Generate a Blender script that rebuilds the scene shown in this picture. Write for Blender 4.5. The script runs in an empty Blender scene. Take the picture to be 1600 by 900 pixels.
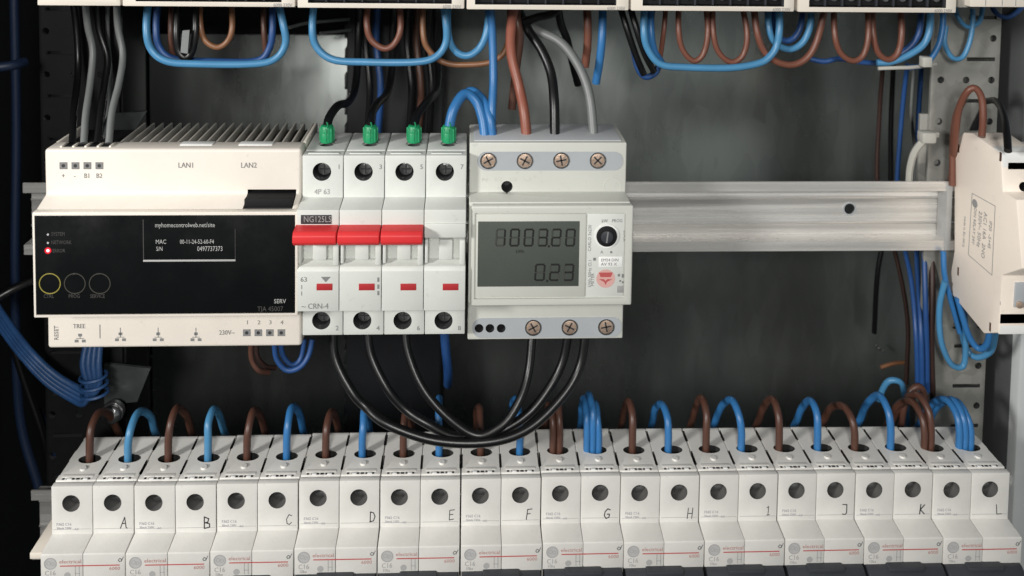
import bpy, bmesh, math, random
from mathutils import Vector, Matrix
from math import radians, sin, cos, pi
random.seed(7)
S = bpy.context.scene
COL = S.collection
K = 0.001                                   # everything below is written in millimetres

# ------------------------------------------------------------------ camera
CAM = Vector((0.0, -388.8, 168.3)); CP, CYW, CR = radians(3.0887), radians(2.1741), radians(.7396)
FL, OX, OY = 1279.39, -20.0, -583.2         # focal length and principal point offset, in photo pixels (1600x900)
fw = Vector((sin(CYW)*cos(CP), cos(CYW)*cos(CP), -sin(CP)))
r0 = Vector((cos(CYW), -sin(CYW), 0)); u0 = r0.cross(fw)
ri = r0*cos(CR)+u0*sin(CR); up = u0*cos(CR)-r0*sin(CR)
def ray(u, v): return ri*((u-800-OX)/FL)-up*((v-450-OY)/FL)+fw
def P(u, v, Y=0.0):
    d = ray(u, v); return CAM+d*((Y-CAM.y)/d.y)
def PX(u, v, X):
    d = ray(u, v); return CAM+d*((X-CAM.x)/d.x)
cd = bpy.data.cameras.new('camera'); cam = bpy.data.objects.new('camera', cd); COL.objects.link(cam)
cd.sensor_fit = 'HORIZONTAL'; cd.sensor_width = 36; cd.lens = 36*FL/1600
cd.shift_x = -OX/1600; cd.shift_y = OY/1600
cd.clip_start = .01; cd.clip_end = 50
m = Matrix.Identity(4)
for k in range(3): m[k][0] = ri[k]; m[k][1] = up[k]; m[k][2] = -fw[k]; m[k][3] = CAM[k]*K
cam.matrix_world = m; S.camera = cam
cd.dof.use_dof = True; cd.dof.focus_distance = .345; cd.dof.aperture_fstop = 11.0

# ------------------------------------------------------------------ world and lamps
w = bpy.data.worlds.new('World'); S.world = w; w.use_nodes = True
nt = w.node_tree; bgn = nt.nodes['Background']; bgn.inputs[1].default_value = .42
tcw = nt.nodes.new('ShaderNodeTexCoord'); spw = nt.nodes.new('ShaderNodeSeparateXYZ'); nt.links.new(tcw.outputs['Generated'], spw.inputs[0])
rw = nt.nodes.new('ShaderNodeValToRGB'); mrw = nt.nodes.new('ShaderNodeMapRange'); mrw.inputs[1].default_value = -1; mrw.inputs[2].default_value = 1
nt.links.new(spw.outputs['Z'], mrw.inputs[0]); nt.links.new(mrw.outputs[0], rw.inputs[0])
e = rw.color_ramp.elements; e[0].position = .26; e[0].color = (.008, .010, .014, 1); e[1].position = .39; e[1].color = (.62, .66, .62, 1)
e2 = e.new(.46); e2.color = (.40, .43, .42, 1); e3 = e.new(.6); e3.color = (.16, .18, .20, 1)
nw = nt.nodes.new('ShaderNodeTexNoise'); nw.inputs['Scale'].default_value = 4.2; nw.inputs['Detail'].default_value = 3; nt.links.new(tcw.outputs['Generated'], nw.inputs['Vector'])
mw = nt.nodes.new('ShaderNodeMapRange'); mw.inputs[1].default_value = .36; mw.inputs[2].default_value = .62; mw.inputs[3].default_value = .22; mw.inputs[4].default_value = 1.7
nt.links.new(nw.outputs[0], mw.inputs[0]); vw = nt.nodes.new('ShaderNodeVectorMath'); vw.operation = 'SCALE'
rx = nt.nodes.new('ShaderNodeMapRange'); rx.inputs[1].default_value = -.12; rx.inputs[2].default_value = .30; rx.inputs[3].default_value = .22; rx.inputs[4].default_value = 1.5  # surroundings made brighter to the right, shaped for reflections in the metal
nt.links.new(spw.outputs['X'], rx.inputs[0]); mm = nt.nodes.new('ShaderNodeMath'); mm.operation = 'MULTIPLY'; nt.links.new(rx.outputs[0], mm.inputs[0]); nt.links.new(mw.outputs[0], mm.inputs[1])
nt.links.new(rw.outputs[0], vw.inputs[0]); nt.links.new(mm.outputs[0], vw.inputs['Scale']); nt.links.new(vw.outputs[0], bgn.inputs[0])
def area(name, loc, target, size, power, color, sy=None):
    l = bpy.data.lights.new(name, 'AREA'); l.size = size*K; l.energy = power; l.color = color
    if sy: l.shape = 'RECTANGLE'; l.size_y = sy*K
    o = bpy.data.objects.new(name, l); COL.objects.link(o); o.location = Vector(loc)*K
    o.rotation_euler = (Vector(target)-Vector(loc)).to_track_quat('-Z', 'Y').to_euler()
    return o
area('key_lamp', (-60, -860, 380), (-20, 0, -20), 150, 5.2, (1, .985, .95))  # unseen key light set close in front, a little above the camera
area('left_fill_lamp', (-900, -760, 380), (190, 60, 0), 160, 11.5, (1, .985, .955))  # added unseen lamp, brightens the left face of the right end module
S.view_settings.view_transform = 'Standard'; S.view_settings.look = 'None'
S.view_settings.exposure = 0; S.view_settings.gamma = 1
S.render.engine = 'CYCLES'

# ------------------------------------------------------------------ materials
MT = {}
def mat(name, col, rough=.5, metal=0.0, coat=0.0, var=.0, vscale=60, bump=0.0, bscale=400, spec=.5, emit=None, estr=0, stretch=None, spangle=0.0, rvar=0.0):
    M = bpy.data.materials.new(name); M.use_nodes = True; nt = M.node_tree; b = nt.nodes['Principled BSDF']
    b.inputs['Base Color'].default_value = (*col, 1); b.inputs['Roughness'].default_value = rough
    b.inputs['Metallic'].default_value = metal; b.inputs['Coat Weight'].default_value = coat
    b.inputs['Specular IOR Level'].default_value = spec
    N = nt.nodes.new; L = nt.links.new
    tc = N('ShaderNodeTexCoord'); mp = N('ShaderNodeMapping'); L(tc.outputs['Object'], mp.inputs[0])
    if stretch: mp.inputs['Scale'].default_value = stretch
    if var or rvar:
        n = N('ShaderNodeTexNoise'); n.inputs['Scale'].default_value = vscale; n.inputs['Detail'].default_value = 6; n.inputs['Roughness'].default_value = .65
        L(mp.outputs[0], n.inputs['Vector'])
    if var:
        cr = N('ShaderNodeValToRGB'); cr.color_ramp.elements[0].position = .3; cr.color_ramp.elements[1].position = .72
        cr.color_ramp.elements[0].color = (*[c*(1-var) for c in col], 1); cr.color_ramp.elements[1].color = (*[min(1, c*(1+var*.6)) for c in col], 1)
        L(n.outputs[0], cr.inputs[0]); out = cr.outputs[0]
        if name.endswith('plastic') and 'top' not in name and 'red' not in name and 'green' not in name:
            g = N('ShaderNodeTexNoise'); g.inputs['Scale'].default_value = 210; g.inputs['Detail'].default_value = 8; g.inputs['Roughness'].default_value = .75; L(mp.outputs[0], g.inputs['Vector'])
            gr = N('ShaderNodeMapRange'); gr.inputs[1].default_value = .60; gr.inputs[2].default_value = .74; gr.inputs[3].default_value = 1.0; gr.inputs[4].default_value = .80; L(g.outputs[0], gr.inputs[0])
            gx = N('ShaderNodeVectorMath'); gx.operation = 'SCALE'; L(out, gx.inputs[0]); L(gr.outputs[0], gx.inputs['Scale']); out = gx.outputs[0]
        if spangle:
            v = N('ShaderNodeTexVoronoi'); v.inputs['Scale'].default_value = 130; L(mp.outputs[0], v.inputs['Vector'])
            hs = N('ShaderNodeSeparateColor'); L(v.outputs['Color'], hs.inputs[0])
            mr = N('ShaderNodeMapRange'); mr.inputs[3].default_value = 1-spangle; mr.inputs[4].default_value = 1+spangle; L(hs.outputs[0], mr.inputs[0])
            mx = N('ShaderNodeVectorMath'); mx.operation = 'SCALE'; L(out, mx.inputs[0]); L(mr.outputs[0], mx.inputs['Scale']); out = mx.outputs[0]
        L(out, b.inputs['Base Color'])
    if rvar:
        mr = N('ShaderNodeMapRange'); mr.inputs[1].default_value = .3; mr.inputs[2].default_value = .7
        mr.inputs[3].default_value = max(.05, rough-rvar); mr.inputs[4].default_value = min(1, rough+rvar)
        L(n.outputs[0], mr.inputs[0]); L(mr.outputs[0], b.inputs['Roughness'])
    if bump:
        n2 = N('ShaderNodeTexNoise'); n2.inputs['Scale'].default_value = bscale; n2.inputs['Detail'].default_value = 4; L(mp.outputs[0], n2.inputs['Vector'])
        bp = N('ShaderNodeBump'); bp.inputs['Strength'].default_value = bump; bp.inputs['Distance'].default_value = .0004
        L(n2.outputs[0], bp.inputs['Height']); L(bp.outputs[0], b.inputs['Normal'])
    if emit:
        b.inputs['Emission Color'].default_value = (*emit, 1); b.inputs['Emission Strength'].default_value = estr
    MT[name] = M; return M
mat('cream_plastic', (.78, .72, .645), .42, var=.06, vscale=25, bump=.12, bscale=1500)
mat('cool_plastic', (.62, .635, .60), .45, var=.06, vscale=40, bump=.12, bscale=1500)
mat('meter_plastic', (.56, .565, .52), .42, var=.05, vscale=30, bump=.1, bscale=1500)
mat('breaker_plastic', (.68, .665, .63), .45, var=.10, vscale=35, bump=.14, bscale=1300)
mat('top_plastic', (.72, .66, .58), .45, var=.06, vscale=35, bump=.1, bscale=1300)
mat('terminal_grey', (.36, .36, .35), .55, var=.12, vscale=90, bump=.2, bscale=1500)
mat('side_plastic', (.92, .82, .72), .5, var=.05, vscale=30, bump=.1)
mat('hole_dark', (.035, .035, .037), .5)
mat('hole_wall_shade', (.11, .108, .104), .5)  # recess shade put into the colour; the wall itself is breaker plastic
mat('slot_dark', (.018, .018, .018), .6)
mat('gloss_black', (.006, .0065, .007), .24, coat=0, rvar=.14, vscale=35, spec=.35)
mat('matt_black', (.008, .008, .009), .7, spec=.25)
mat('fin_grey', (.40, .38, .34), .5, var=.08)
mat('toggle_dark', (.035, .038, .045), .45, var=.15, vscale=80, bump=.1)
mat('red_plastic', (.66, .030, .034), .5, var=.08, vscale=40)
mat('indicator_red', (.40, .03, .035), .4)
mat('green_plastic', (.010, .27, .105), .45, var=.2, vscale=120, bump=.4, bscale=600)
mat('blue_wire', (.030, .155, .38), .40, var=.12, vscale=60, bump=.1, bscale=500)
mat('light_blue_wire', (.065, .23, .42), .38, var=.12, vscale=60, bump=.1, bscale=500)
mat('shadow_wire', (.006, .016, .045), .5, var=.15)  # shade at the left wall put into the cable colour
mat('bundle_blue', (.020, .070, .19), .5, var=.25, vscale=90, bump=.3, bscale=500)
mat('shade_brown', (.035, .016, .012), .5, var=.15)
mat('deep_blue_wire', (.016, .065, .21), .45, var=.15, vscale=60)
mat('brown_wire', (.085, .036, .024), .42, var=.15, vscale=60, bump=.1, bscale=500)
mat('red_brown_wire', (.26, .085, .055), .42, var=.12, vscale=60, bump=.1, bscale=500)
mat('rust_wire', (.165, .062, .040), .42, var=.12, vscale=60, bump=.1, bscale=500)
mat('orange_wire', (.21, .095, .045), .42, var=.12, vscale=60)
mat('black_wire', (.004, .004, .0045), .36, var=.1, vscale=60, bump=.08, bscale=500)
mat('grey_wire', (.16, .168, .166), .42, var=.12, vscale=60)
mat('white_tie', (.46, .45, .41), .4, var=.05)
mat('ink', (.03, .03, .032), .6)
mat('grey_ink', (.20, .20, .20), .6)
mat('pale_ink', (.30, .295, .29), .6)
mat('emblem_ink', (.37, .365, .36), .6)
mat('emblem_pale', (.45, .44, .44), .6)
mat('lilac_ink', (.34, .33, .37), .6)
mat('white_ink', (.40, .40, .39), .5)
mat('dim_ink', (.06, .058, .056), .5)
mat('yellow_ring', (.30, .26, .06), .4)
mat('grey_ring', (.05, .048, .04), .5)
mat('red_ink', (.45, .09, .09), .5)
mat('pink_ink', (.62, .36, .33), .5)
mat('dull_red_ink', (.46, .25, .235), .5)
mat('lcd', (.074, .083, .073), .24, rvar=.06, var=.12, vscale=12)
mat('lcd_segment', (.022, .023, .022), .3)
mat('lcd_ghost', (.057, .061, .055), .3)
mat('copper_screw', (.62, .46, .36), .42, metal=.6, var=.3, vscale=500, bump=.4, bscale=900)
mat('steel_screw', (.36, .36, .36), .28, metal=.9, var=.4, vscale=500, bump=.5, bscale=700)
mat('label_white', (.80, .80, .78), .5)
mat('cover_grey', (.62, .63, .61), .55, var=.1, vscale=90, bump=.2)
mat('cover_blue_grey', (.50, .52, .54), .5, var=.08)
mat('strip_grey', (.38, .40, .42), .5, var=.05)
mat('aluminium', (.80, .78, .75), .24, metal=.55, var=.3, vscale=14, stretch=(.35, 1, 22), bump=.15, bscale=260, rvar=.10)
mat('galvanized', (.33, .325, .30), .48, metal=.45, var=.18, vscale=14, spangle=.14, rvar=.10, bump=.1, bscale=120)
mat('shaded_galvanized', (.011, .012, .012), .5, metal=.4, var=.2, vscale=14, spangle=.15)  # upright's shadow put into the zinc colour, a darkened copy of galvanized
mat('sheet_steel', (.39, .415, .40), .31, metal=.9, var=.38, vscale=6, stretch=(1, 1, .35), spangle=.07, rvar=.14, bump=.06, bscale=40)
mat('dark_paint', (.006, .007, .009), .6, var=.3, vscale=30)
mat('post_grey', (.085, .09, .09), .5, var=.15, vscale=20)
mat('grey_paint', (.20, .21, .21), .45, var=.1, vscale=20)
mat('bracket_steel', (.10, .11, .11), .4, metal=.5, var=.3, vscale=40)
mat('light_paint', (.50, .52, .52), .4, var=.08, vscale=20)
mat('led_red', (.9, .3, .35), .3, emit=(1, .45, .5), estr=3)
mat('led_halo', (.5, .02, .03), .4, emit=(1, .01, .03), estr=.35)
mat('led_off', (.5, .5, .5), .3)

# ------------------------------------------------------------------ mesh helpers
class MB:
    def __init__(s): s.b = bmesh.new()
    def box(s, x0, x1, y0, y1, z0, z1, bev=0, seg=2):
        t = bmesh.new(); bmesh.ops.create_cube(t, size=1)
        for v in t.verts: v.co = Vector(((x0+x1)/2+v.co.x*(x1-x0), (y0+y1)/2+v.co.y*(y1-y0), (z0+z1)/2+v.co.z*(z1-z0)))
        if bev: bmesh.ops.bevel(t, geom=t.edges[:], offset=bev, segments=seg, profile=.5, affect='EDGES')
        return s.merge(t)
    def prism(s, prof, a0, a1, axis='X', bev=0, seg=2):
        """profile (Y,Z) along X, or (X,Z) along Y, or (X,Y) along Z"""
        t = bmesh.new(); f = {'X': lambda p, a: (a, p[0], p[1]), 'Y': lambda p, a: (p[0], a, p[1]), 'Z': lambda p, a: (p[0], p[1], a)}[axis]
        A = [t.verts.new(f(p, a0)) for p in prof]; B = [t.verts.new(f(p, a1)) for p in prof]; n = len(prof)
        t.faces.new(A); t.faces.new(B[::-1])
        for k in range(n): t.faces.new((A[(k+1) % n], A[k], B[k], B[(k+1) % n]))
        bmesh.ops.recalc_face_normals(t, faces=t.faces[:])
        if bev:
            e = [e for e in t.edges if len(e.link_faces) == 2 and e.calc_face_angle() > .45]
            bmesh.ops.bevel(t, geom=e, offset=bev, segments=seg, profile=.5, affect='EDGES')
        return s.merge(t)
    def cyl(s, c, r, h, axis='Y', seg=24, r2=None, bev=0, ex=1):
        """cylinder starting at c and running h along the axis"""
        t = bmesh.new(); bmesh.ops.create_cone(t, cap_ends=True, segments=seg, radius1=r, radius2=r if r2 is None else r2, depth=h)
        if bev:
            e = [e for e in t.edges if len(e.link_faces) == 2 and e.calc_face_angle() > .8]
            bmesh.ops.bevel(t, geom=e, offset=bev, segments=2, profile=.5, affect='EDGES')
        R = {'Z': Matrix.Identity(3), 'Y': Matrix.Rotation(-pi/2, 3, 'X'), 'X': Matrix.Rotation(pi/2, 3, 'Y')}[axis]
        d = {'Z': Vector((0, 0, 1)), 'Y': Vector((0, 1, 0)), 'X': Vector((1, 0, 0))}[axis]
        for v in t.verts:
            q = R @ v.co
            if ex != 1: q.x *= ex
            v.co = q+Vector(c)+d*(h/2)
        return s.merge(t)
    def ring(s, c, r, w, h, seg=32):
        t = bmesh.new(); c = Vector(c); L = []
        for k in range(seg):
            a = 2*pi*k/seg; e = Vector((cos(a), 0, sin(a)))
            L.append([t.verts.new(c+e*(r-w)), t.verts.new(c+e*r), t.verts.new(c+e*r+Vector((0, h, 0))), t.verts.new(c+e*(r-w)+Vector((0, h, 0)))])
        for k in range(seg):
            a, b = L[k], L[(k+1) % seg]
            for j in range(4): t.faces.new((a[j], b[j], b[(j+1) % 4], a[(j+1) % 4]))
        bmesh.ops.recalc_face_normals(t, faces=t.faces[:]); return s.merge(t)
    def tube(s, pts, r, seg=10, sub=7, cap=True):
        pts = [Vector(p) for p in pts]; n = len(pts); P_ = []
        ext = [pts[0]*2-pts[1]]+pts+[pts[-1]*2-pts[-2]]
        for k in range(n-1):
            a, b, c, d = ext[k:k+4]
            for j in range(sub):
                t = j/sub; P_.append(.5*((2*b)+(c-a)*t+(2*a-5*b+4*c-d)*t*t+(3*b-a-3*c+d)*t**3))
        P_.append(pts[-1]); t_ = bmesh.new(); rings = []; nrm = None
        for k, p in enumerate(P_):
            tan = (P_[min(k+1, len(P_)-1)]-P_[max(k-1, 0)])
            tan = tan.normalized() if tan.length > 1e-6 else Vector((0, 0, 1))
            if nrm is None: nrm = tan.orthogonal().normalized()
            nrm = (nrm-tan*nrm.dot(tan))
            nrm = nrm.normalized() if nrm.length > 1e-5 else tan.orthogonal().normalized()
            bi = tan.cross(nrm)
            rings.append([t_.verts.new(p+(nrm*cos(2*pi*j/seg)+bi*sin(2*pi*j/seg))*r) for j in range(seg)])
        for a, b in zip(rings, rings[1:]):
            for j in range(seg): t_.faces.new((a[j], a[(j+1) % seg], b[(j+1) % seg], b[j]))
        if cap: t_.faces.new(rings[0][::-1]); t_.faces.new(rings[-1])
        bmesh.ops.recalc_face_normals(t_, faces=t_.faces[:]); return s.merge(t_)
    def poly(s, pts, thick):
        """flat polygon in 3-D given a thickness along its normal"""
        t = bmesh.new(); f = t.faces.new([t.verts.new(p) for p in pts]); t.normal_update(); n = f.normal.copy()
        r = bmesh.ops.extrude_face_region(t, geom=[f])
        for v in r['geom']:
            if isinstance(v, bmesh.types.BMVert): v.co += n*thick
        bmesh.ops.recalc_face_normals(t, faces=t.faces[:]); return s.merge(t)
    def text(s, body, pos, size, right=(1, 0, 0), upv=(0, 0, 1), align='LEFT', thick=.06, sx=1.0):
        c = bpy.data.curves.new('t', 'FONT'); c.body = body; c.size = 1; c.extrude = 0; c.align_x = align; c.align_y = 'CENTER'; c.resolution_u = 2
        o = bpy.data.objects.new('t', c); COL.objects.link(o)
        me = bpy.data.meshes.new_from_object(o.evaluated_get(bpy.context.evaluated_depsgraph_get()))
        t = bmesh.new(); t.from_mesh(me)
        right, upv = Vector(right), Vector(upv); nn = right.cross(upv)
        for v in t.verts: v.co = Vector(pos)+right*(v.co.x*size*sx)+upv*(v.co.y*size)
        g = t.faces[:]
        if g:
            r = bmesh.ops.extrude_face_region(t, geom=g)
            for v in r['geom']:
                if isinstance(v, bmesh.types.BMVert): v.co += nn*thick
        bmesh.ops.recalc_face_normals(t, faces=t.faces[:])
        bpy.data.objects.remove(o); bpy.data.curves.remove(c); bpy.data.meshes.remove(me)
        return s.merge(t)
    def stroke(s, pts, wd, Y, thick=.06):
        """pen stroke on the plane y=Y, pts are (x,z)"""
        for a, b in zip(pts, pts[1:]):
            a = Vector((a[0], Y, a[1])); b = Vector((b[0], Y, b[1])); d = (b-a)
            if d.length < 1e-6: continue
            d.normalize(); n = Vector((-d.z, 0, d.x))*wd/2; e = d*wd*.3
            s.poly([a-e-n, a-e+n, b+e+n, b+e-n], thick)
        return s
    def merge(s, t):
        me = bpy.data.meshes.new('m'); t.to_mesh(me); t.free(); s.b.from_mesh(me); bpy.data.meshes.remove(me); return s
    def build(s, name, mt, parent=None, ang=40, label=None):
        o3 = Vector((0, 0, 0))
        if parent is not None: o3 = Vector(parent.get('_o', (0, 0, 0)))
        me = bpy.data.meshes.new(name)
        for v in s.b.verts: v.co = (v.co-o3)*K
        s.b.to_mesh(me); s.b.free(); me.materials.append(MT[mt])
        for p in me.polygons: p.use_smooth = True
        me.set_sharp_from_angle(angle=radians(ang))
        o = bpy.data.objects.new(name, me); COL.objects.link(o)
        if parent is not None: o.parent = parent; o['_o'] = tuple(o3)
        if label: o['label'] = label
        return o
def cut(o, cutter, dark='hole_dark'):
    """subtract the cutter (an MB in the same mm space as o) and darken the walls it leaves"""
    o3 = Vector(o.get('_o', (0, 0, 0)))
    me = bpy.data.meshes.new('c')
    for v in cutter.b.verts: v.co = (v.co-o3)*K
    cutter.b.to_mesh(me); cutter.b.free()
    me.materials.append(MT[dark])
    c = bpy.data.objects.new('c', me); COL.objects.link(c)
    if o.parent: c.parent = o.parent
    md = o.modifiers.new('b', 'BOOLEAN'); md.object = c; md.operation = 'DIFFERENCE'; md.solver = 'EXACT'; md.material_mode = 'TRANSFER'
    bpy.context.view_layer.update()
    dg = bpy.context.evaluated_depsgraph_get(); nm = bpy.data.meshes.new_from_object(o.evaluated_get(dg))
    o.modifiers.clear(); old = o.data; o.data = nm; nm.name = old.name
    bpy.data.objects.remove(c); bpy.data.meshes.remove(me)
    for p in nm.polygons: p.use_smooth = True
    nm.set_sharp_from_angle(angle=radians(35))
def thing(name, label, cat, org, group=None):
    o = bpy.data.objects.new(name, None); COL.objects.link(o); o.empty_display_size = .01
    o.location = Vector(org)*K; o['_o'] = tuple(org); o['label'] = label; o['category'] = cat
    if group: o['group'] = group
    return o
def tag(o, label, cat, group=None):
    o['label'] = label; o['category'] = cat
    if group: o['group'] = group
    return o
def offset_origin(o, org):
    d = Vector(org)*K; o.data.transform(Matrix.Translation(-d)); o.location = d; return o
def wire(name, mt, pts, r, label, cat='wire', group=None, seg=10):
    """pts are (u, v, Y): a sight line and the depth at which the wire really runs"""
    w3 = [P(*p) for p in pts]
    o = MB().tube(w3, r, seg).build(name, mt); tag(o, label, cat, group); return offset_origin(o, w3[0])
def pole_screw(mb, c, r, hd=1.0, rot=.6):
    """slotted / cross terminal screw head facing the camera side (-Y)"""
    t = bmesh.new()
    x, y, z = c
    mb.cyl((x, y, z), r, hd, 'Y', 24, bev=.25)

# ------------------------------------------------------------------ cabinet: back sheet, uprights, sides
BY = 110
cab = thing('cabinet', 'dark steel switchgear cabinet holding the rails and perforated uprights', 'cabinet', (0, BY, -260))
mb = MB(); x0 = P(236, 400, BY).x; x1 = P(1462, 400, BY).x; zt = P(400, 54, BY).z
mb.box(x0, P(690, 50, BY).x-1.2, BY, BY+1.5, -330, zt, .4); o = mb.build('back_sheet', 'sheet_steel', cab)
mb = MB(); mb.box(P(195, 400, BY).x, x0-1.2, BY-2, BY+1.5, -330, zt+14, .4); mb.build('joint_strip', 'sheet_steel', cab)
mb = MB(); mb.box(P(690, 50, BY).x, x1, BY, BY+1.5, -330, 240, .4); mb.build('back_sheet', 'sheet_steel', cab)
mb = MB(); mb.box(-330, 360, BY+14, BY+18, -330, 260); mb.build('rear_wall', 'dark_paint', cab)
mb = MB(); mb.box(-262, -258, -110, BY+14, -330, 260); mb.build('side_wall', 'dark_paint', cab)  # front part lengthened out of view to shade the left upright
mb = MB(); mb.box(302, 306, 20, BY+14, -330, 260); mb.build('side_wall', 'grey_paint', cab)
# vertical dark cable duct behind the breaker
mb = MB(); xa = P(545, 300, 92).x; xb = P(692, 300, 92).x
mb.box(xa, xb, 82, 108, -300, 240, 1.5)
for k in range(34):
    z = -290+k*15; mb.box(xa-1.5, xa, 84, 108, z, z+9, .4)
mb.build('cable_duct', 'dark_paint', cab)

def upright(x0, x1, y, holes, slots, m, label, side=1):
    t = thing('perforated_upright', label, 'upright', ((x0+x1)/2, y, -300), 'perforated steel uprights at the sides of the cabinet')
    mb = MB(); mb.box(x0, x1, y, y+2, -330, 240, .4); f = mb.build('face_plate', m, t)
    c = MB()
    for (x, z, r) in holes: c.cyl((x, y-2, z), r, 6, 'Y', 20)
    for (x, z, w_, h_) in slots: c.box(x-w_/2, x+w_/2, y-2, y+4, z-h_/2, z+h_/2)
    cut(f, c)
    mb = MB(); xs = x1 if side > 0 else x0
    mb.box(xs-1 if side > 0 else xs-1, xs+1, y+2.2, y+30, -330, 240, .3); mb.build('return_flange', m, t)
    return t
UY = 9.5
def H(u, v, r): q = P(u, v, UY); return (q.x, q.z, r)
xr0, xr1 = P(1455, 130, UY).x, P(1561, 130, UY).x
hs = []; sl = []
a = P(1509.5, 125, UY); b = P(1549, 125, UY); pit = b.x-a.x; pv = (P(1549, 58, UY).z-P(1549, 188, UY).z)/2
for k in range(-8, 14):
    z = a.z-k*pv
    for j in (-1, 0, 1):
        if (k+20) % 2 == 1 and j == 0: continue
        hs.append((a.x+j*pit, z, 1.75))
    sl.append((a.x+pit*.55, z-pv*.5, 14.5, 1.9))
upright(xr0, xr1, UY, hs, sl, 'galvanized', 'pale galvanized upright with round holes and slots behind the rail end module', 1)
mb = MB(); zc = P(1440, 180, UY).z; mb.box(P(1436, 200, UY+3).x, xr1-6, UY+2.2, UY+4.2, P(1440, 300, UY).z, zc, .4)
tag(offset_origin(mb.build('splice_plate', 'galvanized'), (xr0, UY+3, zc)), 'galvanized splice plate set just behind the right perforated upright', 'metal plate')
mb = MB(); mb.box(xr1+1.5, xr1+9, 26, 28, -330, 240, .4); mb.box(xr1+9.5, xr1+11, 4, 28, -330, 240, .3)
tag(offset_origin(mb.build('corner_post', 'post_grey'), (xr1+8, 25, -300)), 'folded grey corner post down the right side of the cabinet', 'post')
q = P(1583, 700, 0)
mb = MB(); mb.box(q.x, q.x+13, -2, 14, -330, P(1583, 470, 0).z, 1.2)
tag(offset_origin(mb.build('edge_trim', 'light_paint'), (q.x, 0, -300)), 'pale metal edge strip along the lower right cabinet side', 'trim')
xl0, xl1 = P(62, 130, UY).x, P(186, 130, UY).x
hs = []; sl = []; a = P(158, 117, UY)
for k in range(-5, 14):
    z = a.z-k*pv
    for j in (-2, -1, 0):
        if (k+20) % 2 == 1 and j == -1: continue
        hs.append((a.x+j*pit, z, 1.75))
    sl.append((a.x-pit*1.45, z-pv*.5, 14.5, 1.9))
upright(xl0, xl1, UY, hs, sl, 'shaded_galvanized', 'shaded dark perforated upright left of the black fronted controller', 1)
# small fixing brackets on the left upright
for (u0_, v0_, u1_, v1_, u2_, v2_, lab) in ((172, 178, 229, 174, 205, 214, 'folded steel bracket above the left end of the cream controller'),
                                       (163, 568, 235, 576, 214, 628, 'folded steel bracket under the cream controller')):
    mb = MB(); Y0 = 6
    mb.poly([P(u0_, v0_, Y0), P(u1_, v1_, Y0), P(u2_, v2_, Y0), P(u0_, v2_+4, Y0)], 1.4)
    q = P(u0_, v0_, Y0)
    tag(offset_origin(mb.build('fixing_bracket', 'bracket_steel'), q), lab, 'bracket', 'fixing brackets on the left upright')
q = P(174, 648, -2)
mb = MB()
t = bmesh.new(); bmesh.ops.create_uvsphere(t, u_segments=24, v_segments=14, radius=4.6)
for v in t.verts: v.co = Vector((v.co.x, v.co.y*.55, v.co.z))+q
mb.merge(t); mb.cyl((q.x, q.y+1, q.z), 5.2, 3, 'Y', 24, bev=.4)
tag(offset_origin(mb.build('dome_screw', 'steel_screw'), q), 'shiny round domed screw head above the leftmost brown wire', 'screw')

# ------------------------------------------------------------------ DIN rails
def rail(x0, x1, zc, label, hole=None):
    prof = [(0, 17.5), (0, 12.5), (7.5, 12.5), (7.5, 7.2), (6.9, 6.8), (6.9, 6.2), (7.5, 5.8), (7.5, -5.4), (6.9, -5.8), (6.9, -6.6), (7.5, -7.0), (7.5, -12.5), (0, -12.5), (0, -17.5), (1, -17.5), (1, -13.5), (8.5, -13.5), (8.5, 13.5), (1, 13.5), (1, 17.5)]
    mb = MB(); mb.prism(prof, x0, x1, 'X', bev=.22, seg=1)
    o = mb.build('din_rail', 'aluminium'); tag(o, label, 'rail'); 
    if hole:
        c = MB(); 
        for h in hole: c.cyl((h[0], 5, h[1]), h[2], 6, 'Y', 24)
        cut(o, c)
    return offset_origin(o, (x0, 0, zc)) if False else o
xe = P(1497, 300, 0).x
hq = P(1327, 326, 7.5)
t = thing('mounting_rail', 'bare metal top hat rail running right from the meter', 'rail', (P(35, 290, 0).x, 0, 0))
prof = [(0, 17.5), (0, 12.5), (7.5, 12.5), (7.5, 7.2), (6.9, 6.8), (6.9, 6.2), (7.5, 5.8), (7.5, -5.4), (6.9, -5.8), (6.9, -6.6), (7.5, -7.0), (7.5, -12.5), (0, -12.5), (0, -17.5), (1, -17.5), (1, -13.5), (8.5, -13.5), (8.5, 13.5), (1, 13.5), (1, 17.5)]
mb = MB(); mb.prism(prof, P(35, 290, 0).x, 262, 'X', bev=.22, seg=1); f = mb.build('rail_profile', 'aluminium', t)
c = MB(); c.cyl((hq.x, 4, hq.z), 2.7, 8, 'Y', 28); cut(f, c)
mb = MB(); mb.ring((hq.x, 7.2, hq.z), 3.4, .7, .5); mb.build('hole_rim', 'strip_grey', t)
zr = P(60, 767, 0).z-17.5
t = thing('mounting_rail', 'metal top hat rail showing left of the lower breaker row', 'rail', (P(48, 770, 0).x, 0, zr))
mb = MB(); mb.prism([(y, z+zr) for y, z in prof], P(48, 770, 0).x, P(1590, 770, 0).x, 'X', bev=.22, seg=1); mb.build('rail_profile', 'aluminium', t)
q = P(66, 858, -30)
mb = MB(); mb.box(P(50, 860, -48).x, P(70, 860, -48).x, -50, -14, P(50, 868, -48).z, P(50, 858, -48).z, .4)
tag(offset_origin(mb.build('end_clamp', 'top_plastic'), q), 'pale end clamp at the left end of the lower breaker row', 'end clamp')
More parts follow.
